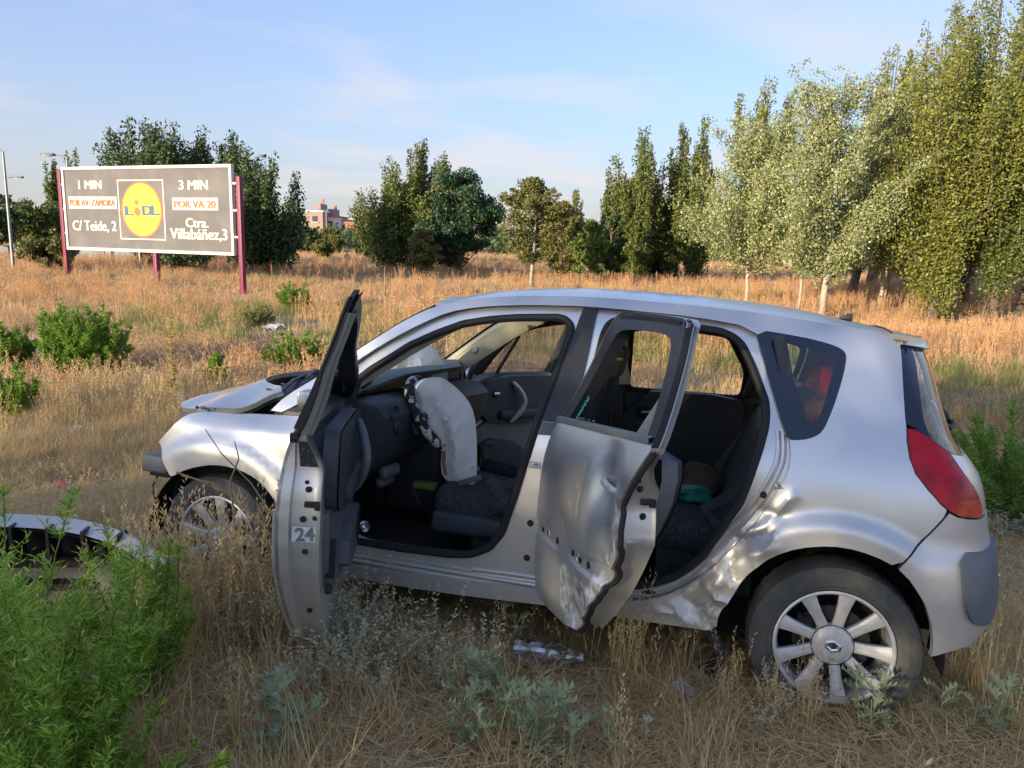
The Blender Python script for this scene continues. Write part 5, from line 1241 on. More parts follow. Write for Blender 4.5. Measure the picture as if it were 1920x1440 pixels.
# bare twigs leaning over the front wheel
b = MB()
for pts in ([(540,1010),(470,905),(415,850),(385,805)], [(440,985),(432,900),(448,860),(440,828)], [(560,1060),(470,960),(400,905),(340,892)], [(440,930),(385,905),(330,885)]):
    Q = []
    for i, (u, v) in enumerate(pts):
        D = F_ + R_*((u-960)/1453.3) + U_*((720-v)/1453.3); Q.append(CP+D*(3.1-.03*i))
    b.tube(Q, [.004, .0035, .003, .002][:len(Q)], 4)
o = b.build('bare_twig', DEADW, None, sharp=None); tag(o, 'thin bare twigs leaning over the front tyre', 'twig')

# ------------------------------------------------------------------ trees
def leaf_cloud(C, Rr, n, size, rgn, flat=1.0, up=0.):
    """C (k,3) clump centres, Rr (k,3) radii; returns quad verts array"""
    k = len(C); vol = (Rr[:, 0]*Rr[:, 1]*Rr[:, 2])**(2/3); pk = vol/vol.sum(); idx = rgn.choice(k, n, p=pk)
    d = rgn.normal(size=(n, 3)); d /= np.linalg.norm(d, axis=1)[:, None]; rad = rgn.random(n)**.45
    c = C[idx]+d*Rr[idx]*rad[:, None]
    a = rgn.normal(size=(n, 3)); a[:, 2] += up; a /= np.linalg.norm(a, axis=1)[:, None]
    t = rgn.normal(size=(n, 3)); b_ = np.cross(a, t); b_ /= np.linalg.norm(b_, axis=1)[:, None]
    s_ = size*(.6+.8*rgn.random(n))[:, None]; a = a*s_; b_ = b_*s_*.62
    return np.stack([c-a*.5, c+b_*.5-a*.05, c+a*.55, c-b_*.5-a*.05], 1).reshape(-1, 3)
def quad_mesh(name, V, m, parent):
    n = len(V)//4; me = bpy.data.meshes.new(name); me.vertices.add(len(V)); me.vertices.foreach_set('co', V.astype(np.float32).ravel()); me.loops.add(4*n); me.loops.foreach_set('vertex_index', np.arange(4*n, dtype=np.int32)); me.polygons.add(n); me.polygons.foreach_set('loop_start', np.arange(0, 4*n, 4, dtype=np.int32)); me.update(calc_edges=True); me.materials.append(m)
    o = bpy.data.objects.new(name, me); col.objects.link(o); o.parent = parent; return o
def tree(P_, h, kind, w, leafm, barkm, n, size, label, group, seed, trunk_h=.15, lean=0., cat='tree', name='poplar_tree', tr=None):
    rgn = np.random.default_rng(seed); rg = random.Random(seed); C = []; Rr = []; tb = MB(); tr = tr or (.018*h+.03)
    top = Vector((lean*h, 0, h*.93)); TP = [Vector((0, 0, -.1))+(top-Vector((0, 0, -.1)))*t+Vector((rg.uniform(-1, 1), rg.uniform(-1, 1), 0))*.012*h*(0 < t < 1) for t in (0, .12, .25, .4, .6, .8, 1)]
    tb.tube(TP, [tr*k for k in (1.25, 1., .85, .68, .45, .25, .06)], 8)
    def at_t(z): t = min(max(z/h, 0), 1); j = t*6; return Vector((lean*z, 0, z))
    if kind == 'poplar':       # many upright plumes
        npl = max(9, int(12+w*6))
        for i in range(npl):
            q = rg.uniform(0, 6.28); z0 = h*(trunk_h+rg.random()**1.3*.45); ro = w*.5*rg.uniform(.25, 1.0)*(1-.3*(z0/h)); L = min(h*rg.uniform(.28, .5), h*1.0-z0-ro*.5)
            if i < 2: ro *= .2; L = h-z0
            b0 = at_t(z0*.85); e0 = at_t(z0)+Vector((math.cos(q)*ro, math.sin(q)*ro, .12*h)); e1 = e0+Vector((math.cos(q)*ro*.25+lean*L, math.sin(q)*ro*.25, max(.1, L-.12*h)))
            tb.tube([b0, e0, e1], [tr*.34, tr*.22, tr*.05], 5)
            kk = int(6+L*2.2)
            for j in range(kk):
                t = j/kk; c = (b0.lerp(e0, t*4) if t < .25 else e0.lerp(e1, (t-.25)/.75)); rr = w*.115*(1.15-.8*t)*rg.uniform(.55, 1.35)+.09
                C.append((c.x+rg.gauss(0, .04*w), c.y+rg.gauss(0, .04*w), c.z)); Rr.append((rr, rr, rr*1.9))
    elif kind == 'open':       # white poplar: pointed, open, spreading branches with visible limbs
        for i in range(int(30+w*9)):
            q = rg.uniform(0, 6.28); t0 = trunk_h+(1-trunk_h)*.86*(i/(30+w*9)); z0 = h*t0; span = w*.5*(1.08-t0)**.75*rg.uniform(.45, 1.15); rise = span*rg.uniform(.5, 1.25)*(.6+t0)
            b0 = at_t(z0); e1 = b0+Vector((math.cos(q)*span, math.sin(q)*span, min(rise, h-z0))); md = b0.lerp(e1, .5)-Vector((0, 0, .06*span))
            tb.tube([b0, md, e1], [tr*.30*(1.1-t0), tr*.2*(1.1-t0), .008], 5)
            kk = int(4+span*4.2)
            for j in range(kk):
                t = .28+.78*j/kk; c = b0.lerp(md, t*2) if t < .5 else md.lerp(e1, t*2-1); rr = (.15+.17*span*(1-.5*t))*rg.uniform(.5, 1.25)
                C.append((c.x+rg.gauss(0, .12), c.y+rg.gauss(0, .12), c.z+rg.gauss(0, .12))); Rr.append((rr, rr, rr*.95))
    elif kind == 'round':
        for i in range(int(34+w*7)):
            d = Vector((rg.gauss(0, 1), rg.gauss(0, 1), rg.gauss(0, 1))).normalized(); zc = h*(trunk_h+(1-trunk_h)*.52); kq = rg.uniform(.22, .46); c = Vector((lean*zc+d.x*w*kq, d.y*w*kq, zc+d.z*(1-trunk_h)*h*kq)); rr = w*rg.uniform(.07, .18)
            C.append(tuple(c)); Rr.append((rr, rr, rr*.8)); z0 = max(h*trunk_h*.8, c.z-.35*w)
            if rg.random() < .5: tb.tube([at_t(z0), c], [tr*.35, tr*.08], 5)
    elif kind == 'pine':
        nb = int(34+8*w)
        for i in range(nb):
            t0 = trunk_h+(1-trunk_h)*(i/nb); z0 = h*t0; q = rg.uniform(0, 6.28); prof = math.sin(math.pi*min(1, ((t0-trunk_h)/(1-trunk_h))*.86+.14))**.7; span = w*.5*prof*rg.uniform(.55, 1.05); b0 = at_t(z0*.93); e1 = Vector((b0.x+math.cos(q)*span, b0.y+math.sin(q)*span, z0+.28*span))
            tb.tube([b0, e1], [tr*.25, tr*.06], 4)
            for j in range(3): c = b0.lerp(e1, .5+.25*j); rr = .13+.10*w*rg.random()*.8; C.append((c.x, c.y, c.z+.05)); Rr.append((rr*1.15, rr*1.15, rr*.8))
    C = np.array(C); Rr = np.array(Rr); C[:, 2] = np.maximum(C[:, 2], .12)
    # keep crown holes: drop leaves where a noise field is low
    V = leaf_cloud(C, Rr, int(n*1.75), size*.74, rgn, up=.4)
    e = empty(name, P_, rg.uniform(-.3, .3)); tag(e, label, cat, group)
    quad_mesh('crown', V, leafm, e); tb.build('trunk', barkm, e, sharp=None)
    return e
BARK = mat('brown_bark', (.13, .10, .075), .9, var=.35, vscale=12, bump=.6, bscale=20)
BARKW = mat('white_bark', (.36, .33, .26), .8, c2=(.12, .10, .08), c2pos=(.55, .7), vscale=7, bump=.3, bscale=20)
L_DARK = mat('dark_green_leaves', (.05, .09, .02), .55, island=[(.030,.060,.020),(.060,.105,.028),(.100,.145,.038)], trans=.22)
L_POP = mat('poplar_leaves', (.1, .14, .03), .5, island=[(.060,.100,.024),(.120,.160,.036),(.19,.21,.050)], trans=.28)
L_POPY = mat('yellow_poplar_leaves', (.17, .17, .04), .5, island=[(.10,.14,.03),(.19,.215,.045),(.33,.31,.07)], trans=.3)
L_WHITE = mat('white_poplar_leaves', (.28, .3, .2), .55, island=[(.13,.17,.045),(.22,.27,.085),(.33,.35,.15),(.50,.50,.33)], trans=.25)
L_PINE = mat('olive_needles', (.13, .14, .03), .6, island=[(.07,.085,.022),(.14,.14,.035),(.20,.18,.05)], trans=.15)
L_BRIGHT = mat('bright_needles', (.13, .2, .03), .6, island=[(.07,.12,.02),(.13,.19,.03),(.19,.24,.04)], trans=.2)
L_ASH = mat('ash_leaves', (.03, .09, .04), .5, island=[(.018,.055,.024),(.035,.085,.034),(.055,.115,.045)], trans=.22)
GA, GB, GC, GD = 'dark trees behind the billboard', 'poplars across the middle of the field', 'white poplars at the right', 'tall poplars at the right edge'
def T(u, y, vt, wpx, kind, lm, bm, n, size, label, group, seed, **k):
    P_ = col_at(u, y); h = height_to(P_, vt); return tree(P_, h, kind, wpx/1453.3*y, lm, bm, n, size, label, group, seed, **k)
T(-8, 46, 352, 100, 'round', L_DARK, BARK, 3500, .26, 'dark tree cut by the left edge beyond the road', GA, 1, name='broadleaf_tree')
T(75, 55, 368, 105, 'round', L_POP, BARK, 6000, .26, 'bushy mid green tree between the lamp posts and the billboard', GA, 2, name='broadleaf_tree', trunk_h=.05)
T(50, 58, 392, 70, 'round', L_DARK, BARK, 3500, .26, 'lower dark bush-like tree behind the left lamp posts', GA, 3, name='broadleaf_tree', trunk_h=.02)
T(110, 60, 296, 36, 'poplar', L_POP, BARK, 3000, .24, 'slim pale poplar rising left of the billboard post', GA, 4)
T(156, 60, 276, 52, 'poplar', L_POP, BARK, 4500, .24, 'slim pale poplar rising just behind the left part of the billboard', GA, 5)
T(262, 43, 214, 110, 'poplar', L_DARK, BARK, 11000, .22, 'leftmost tall dark tree standing up behind the billboard', GA, 6)
T(322, 42, 222, 130, 'poplar', L_DARK, BARK, 12000, .22, 'broad dark tree in the middle behind the billboard', GA, 7)
T(392, 43, 236, 105, 'poplar', L_DARK, BARK, 10000, .22, 'dark tree behind the right half of the billboard', GA, 8)
T(448, 42, 250, 100, 'poplar', L_DARK, BARK, 9000, .22, 'dark tree behind the right billboard post', GA, 9)
T(500, 36, 290, 130, 'poplar', L_DARK, BARK, 14000, .20, 'leaning dark green tree just right of the billboard', GA, 10, trunk_h=.03, lean=.05)
T(368, 44, 330, 120, 'round', L_DARK, BARK, 8000, .24, 'dark undergrowth tree low behind the billboard', GA, 11, name='broadleaf_tree', trunk_h=.0)
T(98, 33, 438, 100, 'round', L_PINE, BARK, 5000, .16, 'olive bush at the left foot of the billboard', None, 12, trunk_h=.0, name='round_bush', cat='bush')
T(345, 36, 470, 110, 'round', L_DARK, BARK, 4500, .16, 'low dark bush under the right half of the billboard', None, 13, trunk_h=.0, name='round_bush', cat='bush')
T(616, 60, 432, 62, 'round', L_PINE, BARK, 5000, .22, 'small clipped round tree right of the road signs'.replace('right', 'left'), GB, 14, trunk_h=.12, name='round_tree')
T(585, 75, 428, 60, 'round', L_DARK, BARK, 3500, .3, 'dark low tree below the apartment block', GB, 15, trunk_h=.02, name='round_tree')
T(690, 62, 398, 44, 'poplar', L_POP, BARK, 4500, .24, 'small far poplar left of the poplar pair', GB, 16)
T(735, 42, 294, 110, 'poplar', L_POP, BARK, 15000, .19, 'left and lower poplar of the pair at the centre left', GB, 17, trunk_h=.04)
T(793, 42, 258, 86, 'poplar', L_POP, BARK, 14000, .19, 'taller pointed poplar of the pair at the centre left', GB, 18, trunk_h=.04)
T(835, 44, 300, 50, 'poplar', L_DARK, BARK, 6000, .2, 'narrow dark poplar top behind the round green tree', GB, 19)
T(862, 38, 318, 150, 'round', L_ASH, BARK, 17000, .17, 'round deep green tree in the centre of the field', GB, 20, trunk_h=.05, name='broadleaf_tree')
T(792, 36, 432, 66, 'pine', L_PINE, BARK, 5000, .15, 'low olive pine in front of the poplar pair', GB, 21, trunk_h=.05, name='pine_tree')
T(998, 31.5, 340, 130, 'pine', L_PINE, BARKW, 11000, .13, 'lone young pine with a bare pale trunk above the car roof', None, 22, trunk_h=.27, name='pine_tree', tr=.09)
T(1050, 40, 380, 80, 'pine', L_PINE, BARK, 6000, .16, 'olive pine behind the lone young pine', GB, 23, trunk_h=.1, name='pine_tree')
T(1076, 46, 353, 42, 'poplar', L_POPY, BARK, 3500, .2, 'small yellowing poplar right of the lone pine', GB, 24)
T(1105, 36, 398, 76, 'round', L_BRIGHT, BARK, 8000, .15, 'bright green bushy pine right of the lone pine', GB, 25, trunk_h=.02, name='pine_tree')
T(1142, 38, 388, 66, 'round', L_DARK, BARK, 6000, .16, 'dark green bushy pine before the dark poplars', GB, 26, trunk_h=.02, name='pine_tree')
T(1150, 43, 285, 66, 'poplar', L_POP, BARK, 8000, .19, 'leftmost dark poplar of the group right of the centre', GB, 27, trunk_h=.03)
T(1192, 42, 236, 92, 'poplar', L_POP, BARK, 15000, .19, 'tall dark poplar with a forked top right of the centre', GB, 28, trunk_h=.03)
T(1232, 44, 300, 95, 'poplar', L_DARK, BARK, 10000, .19, 'lower dark poplar between two tall ones right of the centre', GB, 29, trunk_h=.03)
T(1262, 43, 226, 62, 'poplar', L_POP, BARK, 9000, .19, 'slim tall poplar left of the white poplars', GB, 30, trunk_h=.03)
T(1300, 42, 214, 80, 'poplar', L_POP, BARK, 12000, .19, 'tall poplar just left of the white poplars', GB, 31, trunk_h=.03)
T(1410, 40, 140, 100, 'poplar', L_POPY, BARK, 15000, .19, 'yellow green poplar rising behind the left white poplars', GB, 32)
T(1632, 42, 84, 92, 'poplar', L_POPY, BARK, 15000, .19, 'full poplar rising between the white poplars and the right edge trees', GB, 33)
T(1678, 44, 150, 50, 'poplar', L_DARK, BARK, 8000, .19, 'narrow dark poplar in the gap left of the tall right edge trees', GB, 34)
T(1398, 28.5, 215, 290, 'open', L_WHITE, BARKW, 19000, .115, 'leftmost pale white poplar with a dark slender foot', GC, 35, trunk_h=.15, name='white_poplar', tr=.065)
T(1495, 27.5, 185, 230, 'open', L_WHITE, BARKW, 12000, .115, 'thin white poplar just left of the thickest white trunk', GC, 36, trunk_h=.17, name='white_poplar', tr=.055)
T(1540, 26, 116, 310, 'open', L_WHITE, BARKW, 22000, .11, 'tallest white poplar with the thickest bare pale trunk', GC, 37, trunk_h=.15, name='white_poplar', tr=.11)
T(1645, 28, 165, 230, 'open', L_WHITE, BARKW, 14000, .115, 'white poplar with a thin straight trunk, left of a twin trunk', GC, 38, trunk_h=.2, name='white_poplar', tr=.08)
T(1660, 28.6, 250, 130, 'open', L_WHITE, BARKW, 9000, .115, 'thin twin trunked white poplar right of the straight one', GC, 39, trunk_h=.22, name='white_poplar', tr=.07)
T(1600, 34, 330, 110, 'round', L_DARK, BARK, 7000, .15, 'short dark tree with a stout trunk behind the white poplars', GB, 40, trunk_h=.12, name='broadleaf_tree', tr=.2)
T(1748, 26, 0, 210, 'poplar', L_POPY, BARK, 34000, .13, 'big poplar with leaning trunk, leftmost of the tall ones at the right edge', GD, 41, trunk_h=.10, tr=.17, lean=.01)
T(1712, 29, -8, 150, 'poplar', L_POPY, BARK, 24000, .13, 'tall poplar forming the left flank of the tall group at the right', GD, 46, trunk_h=.12, tr=.12)
T(1805, 31, -70, 195, 'poplar', L_POPY, BARK, 30000, .15, 'highest poplar reaching out of the top of the picture', GD, 42, trunk_h=.12, tr=.16)
T(1862, 27, -60, 165, 'poplar', L_POP, BARK, 30000, .13, 'dark trunked poplar second from the right edge', GD, 43, trunk_h=.14, tr=.13)
T(1912, 29, -120, 170, 'poplar', L_POPY, BARK, 26000, .14, 'poplar cut by the right edge of the picture', GD, 44, trunk_h=.14, tr=.13)
T(1960, 25, -90, 150, 'poplar', L_POP, BARK, 16000, .14, 'poplar standing just beyond the right edge of the picture', GD, 45, trunk_h=.12, tr=.13)
# far belt of trees closing the field
rgn = np.random.default_rng(9); C = []; Rr = []
for i in range(420):
    y = rgn.uniform(85, 150); u = rgn.uniform(-150, 2050); P_ = col_at(u, y); hh = rgn.uniform(2.0, 4.2)*(y/100); C.append((P_.x, P_.y, P_.z+hh*rgn.uniform(.1, .7))); Rr.append((hh*.5, hh*.5, hh*.5))
o = quad_mesh('far_wood', leaf_cloud(np.array(C), np.array(Rr), 60000, .55, rgn), L_DARK, None); tag(o, 'far belt of low trees closing the field', 'trees', None, 'stuff')

# unseen trees added behind and left of the camera to shade the car
ORD = ['first', 'second', 'third', 'fourth', 'fifth', 'sixth', 'seventh', 'eighth', 'ninth', 'tenth', 'eleventh', 'twelfth', 'thirteenth']
for i in range(SHADE_N):
    x = SHADE_X0+i*SHADE_DX; y = SHADE_Y+(i % 3)*1.2
    tree(Vector((x, y, gz(x, y))), SHADE_H*(1+.06*math.sin(i*2.3)), 'round', 5.6, L_DARK, BARK, SHADE_L, .36, ('unseen tree added for its shade behind the camera, ' + ORD[i] + ' of the shade row counted from the left'), 'added shade trees behind the camera', 100+i, trunk_h=.0, name='added_shade_tree')
# ------------------------------------------------------------------ billboard
def ray_at(u, v, depth):
    D = F_ + R_*((u-960)/1453.3) + U_*((720-v)/1453.3); return CP+D*(depth/D.y)
BC = ray_at(433, 397, 27.2); BL_ = ray_at(125, 389, 30.2)      # mid height of right and left edges
ex = (BC-BL_); ex.z = 0; BW = ex.length; ex.normalize(); ez = Vector((0, 0, 1)); en = ex.cross(ez)   # normal towards the camera
if en.y > 0: en = -en
bz = (BC.z+BL_.z)/2; BH = 2.86
bb = empty('billboard'); mtx = Matrix(((ex.x, -en.x, 0, (BC.x+BL_.x)/2), (ex.y, -en.y, 0, (BC.y+BL_.y)/2), (0, 0, 1, 0), (0, 0, 0, 1)))
gb = gz((BC.x+BL_.x)/2, (BC.y+BL_.y)/2); mtx[2][3] = gb; bb.matrix_world = mtx; cz = bz-gb
tag(bb, 'grey supermarket billboard with a yellow round logo on magenta posts', 'billboard')
BFACE = mat('billboard_face', (.115, .110, .114), .7, c2=(.15, .142, .143), vscale=.8, bump=.2, bscale=3)
BFRAME = mat('billboard_frame', (.62, .58, .52), .6, var=.1)
BPOST = mat('magenta_post', (.17, .018, .06), .5, var=.2)
CREAML = mat('cream_print', (.72, .66, .52), .6); REDL = mat('red_print', (.60, .13, .05), .6); YELL = mat('yellow_print', (.85, .58, .04), .6, var=.08, vscale=2); BLUEL = mat('blue_print', (.05, .10, .22), .6)
b = MB(); b.box((0, .05, cz), (BW, .10, BH)); face = b.build('panel_face', BFACE, bb, smooth=False)
for c, d in (((0, .03, cz+BH/2+.05), (BW+.22, .16, .11)), ((0, .03, cz-BH/2-.05), (BW+.22, .16, .11)), ((-BW/2-.055, .03, cz), (.11, .155, BH-.012)), ((BW/2+.055, .03, cz), (.11, .155, BH-.012))):
    b = MB(); b.box(c, d, bev=.01); b.build('frame_bar', BFRAME, bb)
for x, top in ((-BW/2-.28, BH/2+.02), (.3, -BH/2), (BW/2+.36, BH/2-.30)):
    b = MB(); b.box((x, .12 if abs(x) < 1 else .05, (cz+top-.3)/2), (.17, .17, cz+top+.3), bev=.01); po = b.build('post', BPOST, bb)
    if abs(x) > 1:
        for zz in (.9, .0, -.9):
            b = MB(); b.box((x+(.16 if x < 0 else -.16), .04, cz+zz), (.22, .10, .07)); b.build('clamp', BFRAME, po)
b = MB(); b.box((0, .16, cz-.9), (BW, .08, .08)); b.build('rail', BFRAME, bb); b = MB(); b.box((0, .16, cz+.9), (BW, .08, .08)); b.build('rail', BFRAME, bb)
def bp_(u, v):
    """billboard coordinates from the face, fractions of its width and height"""
    return (u-.5)*BW, cz+(.5-v)*BH
def btext(s, u, v, hgt, wid, m, off=.012, parent=face, lift=0, shear=0, name='lettering'):
    t = text_mesh(s, 1.0, m, parent, 0. if off < .03 else .02, .004, name, 'CENTER', 1.0, shear); me = t.data; xs = [v_.co.x for v_ in me.vertices]; ys2 = [v_.co.y for v_ in me.vertices]
    sx = wid/(max(xs)-min(xs)); sy = hgt/(max(ys2)-min(ys2)); cx2 = (max(xs)+min(xs))/2; cy2 = (max(ys2)+min(ys2))/2; X_, Z_ = bp_(u, v)
    for v_ in me.vertices: v_.co = Vector((X_+(v_.co.x-cx2)*sx, -.006-lift-v_.co.z, Z_+(v_.co.y-cy2)*sy))
    bm = bmesh.new(); bm.from_mesh(me)      # bold: two more copies a hair to each side
    for dx, dy in ((.017, .0021), (-.017, .0042)):
        g_ = bmesh.ops.duplicate(bm, geom=bm.verts[:len(me.vertices)]+bm.edges[:len(me.edges)]+bm.faces[:len(me.polygons)]) if False else None
        b2 = bmesh.new(); b2.from_mesh(me)
        for v_ in b2.verts: v_.co.x += dx; v_.co.y -= dy
        tm = bpy.data.meshes.new('tmp'); b2.to_mesh(tm); b2.free(); bm.from_mesh(tm); bpy.data.meshes.remove(tm)
    bm.to_mesh(me); bm.free()
    return t
def uv_(x, y): return (x-378)/(1292-378), 0   # crop column to fraction
def fu(x): return (x-380)/(1290-380)
def fv(x, y):  # row inside the skewed board
    top = 418; bot = 832+(x-380)/(1290-380)*46; return (y-top)/(bot-top)
def plate(x0, x1, y0, y1, m, name, lift=.0, parent=face):
    xm = (x0+x1)/2; a = bp_(fu(x0), fv(xm, y0)); c = bp_(fu(x1), fv(xm, y1)); b = MB(); b.box(((a[0]+c[0])/2, -.004-lift, (a[1]+c[1])/2), (c[0]-a[0], .006, a[1]-c[1])); return b.build(name, m, parent, smooth=False)
kx = BW/(1290-380); ky = BH/430
btext('1 MIN', fu(532), fv(532, 499), 46*ky, 134*kx, CREAML)
plate(397, 680, 563, 628, CREAML, 'text_plate'); btext('POR AV. ZAMORA', fu(538), fv(538, 596), 36*ky, 268*kx, REDL, lift=.006)
btext('C/ Teide, 2', fu(541), fv(541, 724), 64*ky, 258*kx, CREAML)
btext('3 MIN', fu(1105), fv(1105, 509), 48*ky, 148*kx, CREAML)
plate(990, 1227, 578, 644, CREAML, 'text_plate'); btext('POR VA-20', fu(1108), fv(1108, 613), 38*ky, 214*kx, REDL, lift=.006)
btext('Ctra.', fu(1115), fv(1115, 713), 48*ky, 115*kx, CREAML)
btext('Villab\u00e1\u00f1ez,3', fu(1119), fv(1119, 779), 66*ky, 296*kx, CREAML)
for x0, x1, y0, y1 in ((690, 945, 476, 482), (690, 945, 795, 801), (690, 695, 482, 795), (940, 945, 482, 795)): plate(x0, x1, y0, y1, CREAML, 'logo_border')
X_, Z_ = bp_(fu(820), fv(820, 638)); b = MB()
for r0, m_, yy in ((1.0, 1, -.006), (.93, 0, -.010)):
    n = 64; b.add([(X_+113*kx*r0*math.cos(2*math.pi*k/n), yy, Z_+150*ky*r0*math.sin(2*math.pi*k/n)) for k in range(n)], [tuple(range(n))], m_)
logo = b.build('round_logo', [YELL, REDL], face, smooth=False)
for s, x, wd in (('L', 751, 50), ('D', 851, 52), ('L', 895, 46)): btext(s, fu(x), fv(x, 642), 52*ky, wd*kx, BLUEL, .05, logo, .008)
b = MB(); a = bp_(fu(793), fv(793, 650)); n = 24
b.add([(a[0]+11*kx*math.cos(2*math.pi*k/n), -.016, a[1]+52*ky+13*ky*math.sin(2*math.pi*k/n)) for k in range(n)], [tuple(range(n))])
b.add([(a[0]+dx*kx, -.016, a[1]+dy*ky) for dx, dy in ((-14, 14), (2, 30), (17, 14), (22, -4), (4, -26), (-16, -4))], [(0, 1, 2, 3, 4, 5)]); b.build('logo_figure', REDL, logo, smooth=False)

# ------------------------------------------------------------------ street lamps, signs, road, buildings
LAMPG = mat('galvanised_steel', (.26, .27, .28), .5, metal=.5, var=.1); LH = mat('lamp_head', (.12, .125, .13), .5); LG = mat('lamp_glass', (.5, .5, .48), .3)
def street_lamp(u, y, vt, arm, label, head=.9, r=.09, double=False, base=None):
    P_ = col_at(u, y); h = height_to(P_, vt); e = empty('street_lamp', P_); tag(e, label, 'street lamp', 'street lamps along the road')
    b = MB(); b.tube([(0, 0, -.1), (0, 0, h*.5), (0, 0, h)], [r, r*.8, r*.55], 10); b.tube([(0, 0, h-.02), (arm*.5, 0, h+.06), (arm, 0, h+.10)], [r*.5, r*.4, r*.35], 8)
    if double: b.tube([(0, 0, h-.02), (-arm*.5, 0, h+.06), (-arm, 0, h+.10)], [r*.5, r*.4, r*.35], 8)
    b.build('pole', LAMPG, e)
    for sg in ((1, -1) if double else (1,)):
        a = arm*sg; s_ = 1 if a > 0 else -1
        b = MB(); b.box((a+s_*head*.45, 0, h+.10), (head, .32, .14), bev=.05, deform=lambda c: (c.x, c.y*(1-.3*(c.x*s_ > 0)), c.z)); hd = b.build('lamp_head', LH, e)
        b = MB(); b.box((a+s_*head*.5, 0, h+.02), (head*.6, .22, .03), bev=.01); b.build('lamp_glass', LG, hd)
    return e
street_lamp(26, 33, 284, -.25, 'nearest tall street lamp at the left edge with its head reaching left', .55, .075)
street_lamp(140, 45, 294, -.7, 'street lamp rising behind the left end of the billboard', .8)
street_lamp(22, 58, 334, .5, 'thinner street lamp just behind the nearest one, head reaching right', .9)
street_lamp(669, 105, 404, .7, 'double armed street lamp left of the poplar pair', .7, .13, True)
street_lamp(613, 120, 394, -.6, 'street lamp in front of the apartment block', .7, .11)
street_lamp(703, 110, 412, -.5, 'street lamp half hidden by the small far poplar', .7, .1)
def sign():
    P_ = col_at(651, 62); e = empty('road_sign', P_); tag(e, 'white triangular warning sign above a round plate beside the far road', 'road sign')
    b = MB(); b.tube([(0, 0, 0), (0, 0, height_to(P_, 462))], .04, 8); b.build('pole', LAMPG, e); h = height_to(P_, 467)
    b = MB(); b.add([(-.30, -.06, h-.25), (.30, -.06, h-.25), (0, -.06, h+.30), (-.30, -.04, h-.25), (.30, -.04, h-.25), (0, -.04, h+.30)], [(0, 1, 2), (5, 4, 3), (0, 3, 4, 1), (1, 4, 5, 2), (2, 5, 3, 0)]); t_ = b.build('triangle_plate', mat('sign_red', (.55, .30, .28), .5), e, smooth=False)
    b = MB(); b.add([(-.21, -.066, h-.20), (.21, -.066, h-.20), (0, -.066, h+.20)], [(0, 1, 2)]); b.build('sign_face', CREAML, t_, smooth=False)
    b = MB(); b.lathe([(0, -.055), (.24, -.055), (.24, -.035), (0, -.035)], 24, 'Y', (0, 0, h-.58)); b.build('round_plate', CREAML, e)
sign()
P_ = col_at(263, 40); b = MB(); b.tube([(0, 0, 0), (0, 0, height_to(P_, 464))], .035, 8); o = b.build('marker_post', CREAML); o.location = P_; tag(o, 'thin white post seen below the middle of the billboard', 'post')
# road with concrete wall on the left
a0 = col_at(-260, 47); a1 = col_at(262, 47); ROADM = mat('asphalt', (.06, .06, .062), .9, var=.2, vscale=2); CONC = mat('concrete', (.24, .255, .27), .85, var=.15, vscale=1.5)
b = MB(); rows = []
for t in np.linspace(0, 1, 20):
    p = a0.lerp(a1+Vector((18, 5, 0)), t); rows.append([(p.x, p.y, gz(p.x, p.y)+.10), (p.x, p.y+9, gz(p.x, p.y+9)+.10)])
b.grid(rows); o = b.build('road', ROADM); tag(o, 'asphalt road beyond the field at the left', None, None, 'structure')
wl = empty('concrete_wall', (a0+a1)/2); tag(wl, 'low pale concrete wall along the road behind the billboard', 'wall')
for i in range(9):
    p = a0.lerp(a1, (i+.5)/9)-(a0+a1)/2; L = (a1-a0).length/9; b = MB(); b.box((p.x, p.y-.3, .38), (L-.04, .25, .86), bev=.02); b.build('wall_panel', CONC, wl)
# car driving by
def far_car():
    P_ = col_at(222, 50)+Vector((0, 0, .10)); e = empty('parked_car', P_); tag(e, 'dark blue car on the road under the billboard', 'car')
    b = MB(); prof = [(-2.1,.35),(-2.1,.8),(-1.9,.92),(-1.3,.98),(-.7,1.42),(.6,1.45),(1.4,1.0),(2.05,.85),(2.15,.6),(2.1,.35)]
    b.grid([[(x, y*(1 if z < 1.0 else .85), z) for x, z in prof+[prof[0]]] for y in (-.85, -.84, .84, .85)]); 
    for y in (-.85, .85): b.add([(x, y*(1 if z < 1.0 else .85), z) for x, z in prof], [tuple(range(len(prof)))])
    b.build('body', mat('dark_blue_paint', (.02, .035, .08), .25, metal=.3, coat=.6), e)
    for sg in (-1, 1):
        b = MB(); b.add([(-1.15, sg*.80, 1.0), (-.66, sg*.735, 1.37), (.56, sg*.735, 1.39), (1.15, sg*.80, 1.02)], [(0, 1, 2, 3)]); b.build('side_window', FRIT, e, smooth=False)
        for x in (-1.3, 1.35): b = MB(); b.lathe([(0, sg*.90), (.2, sg*.90), (.31, sg*.88), (.32, sg*.70)], 20, 'Y', (x, 0, .32)); b.build('wheel', TYRE, e)
far_car()
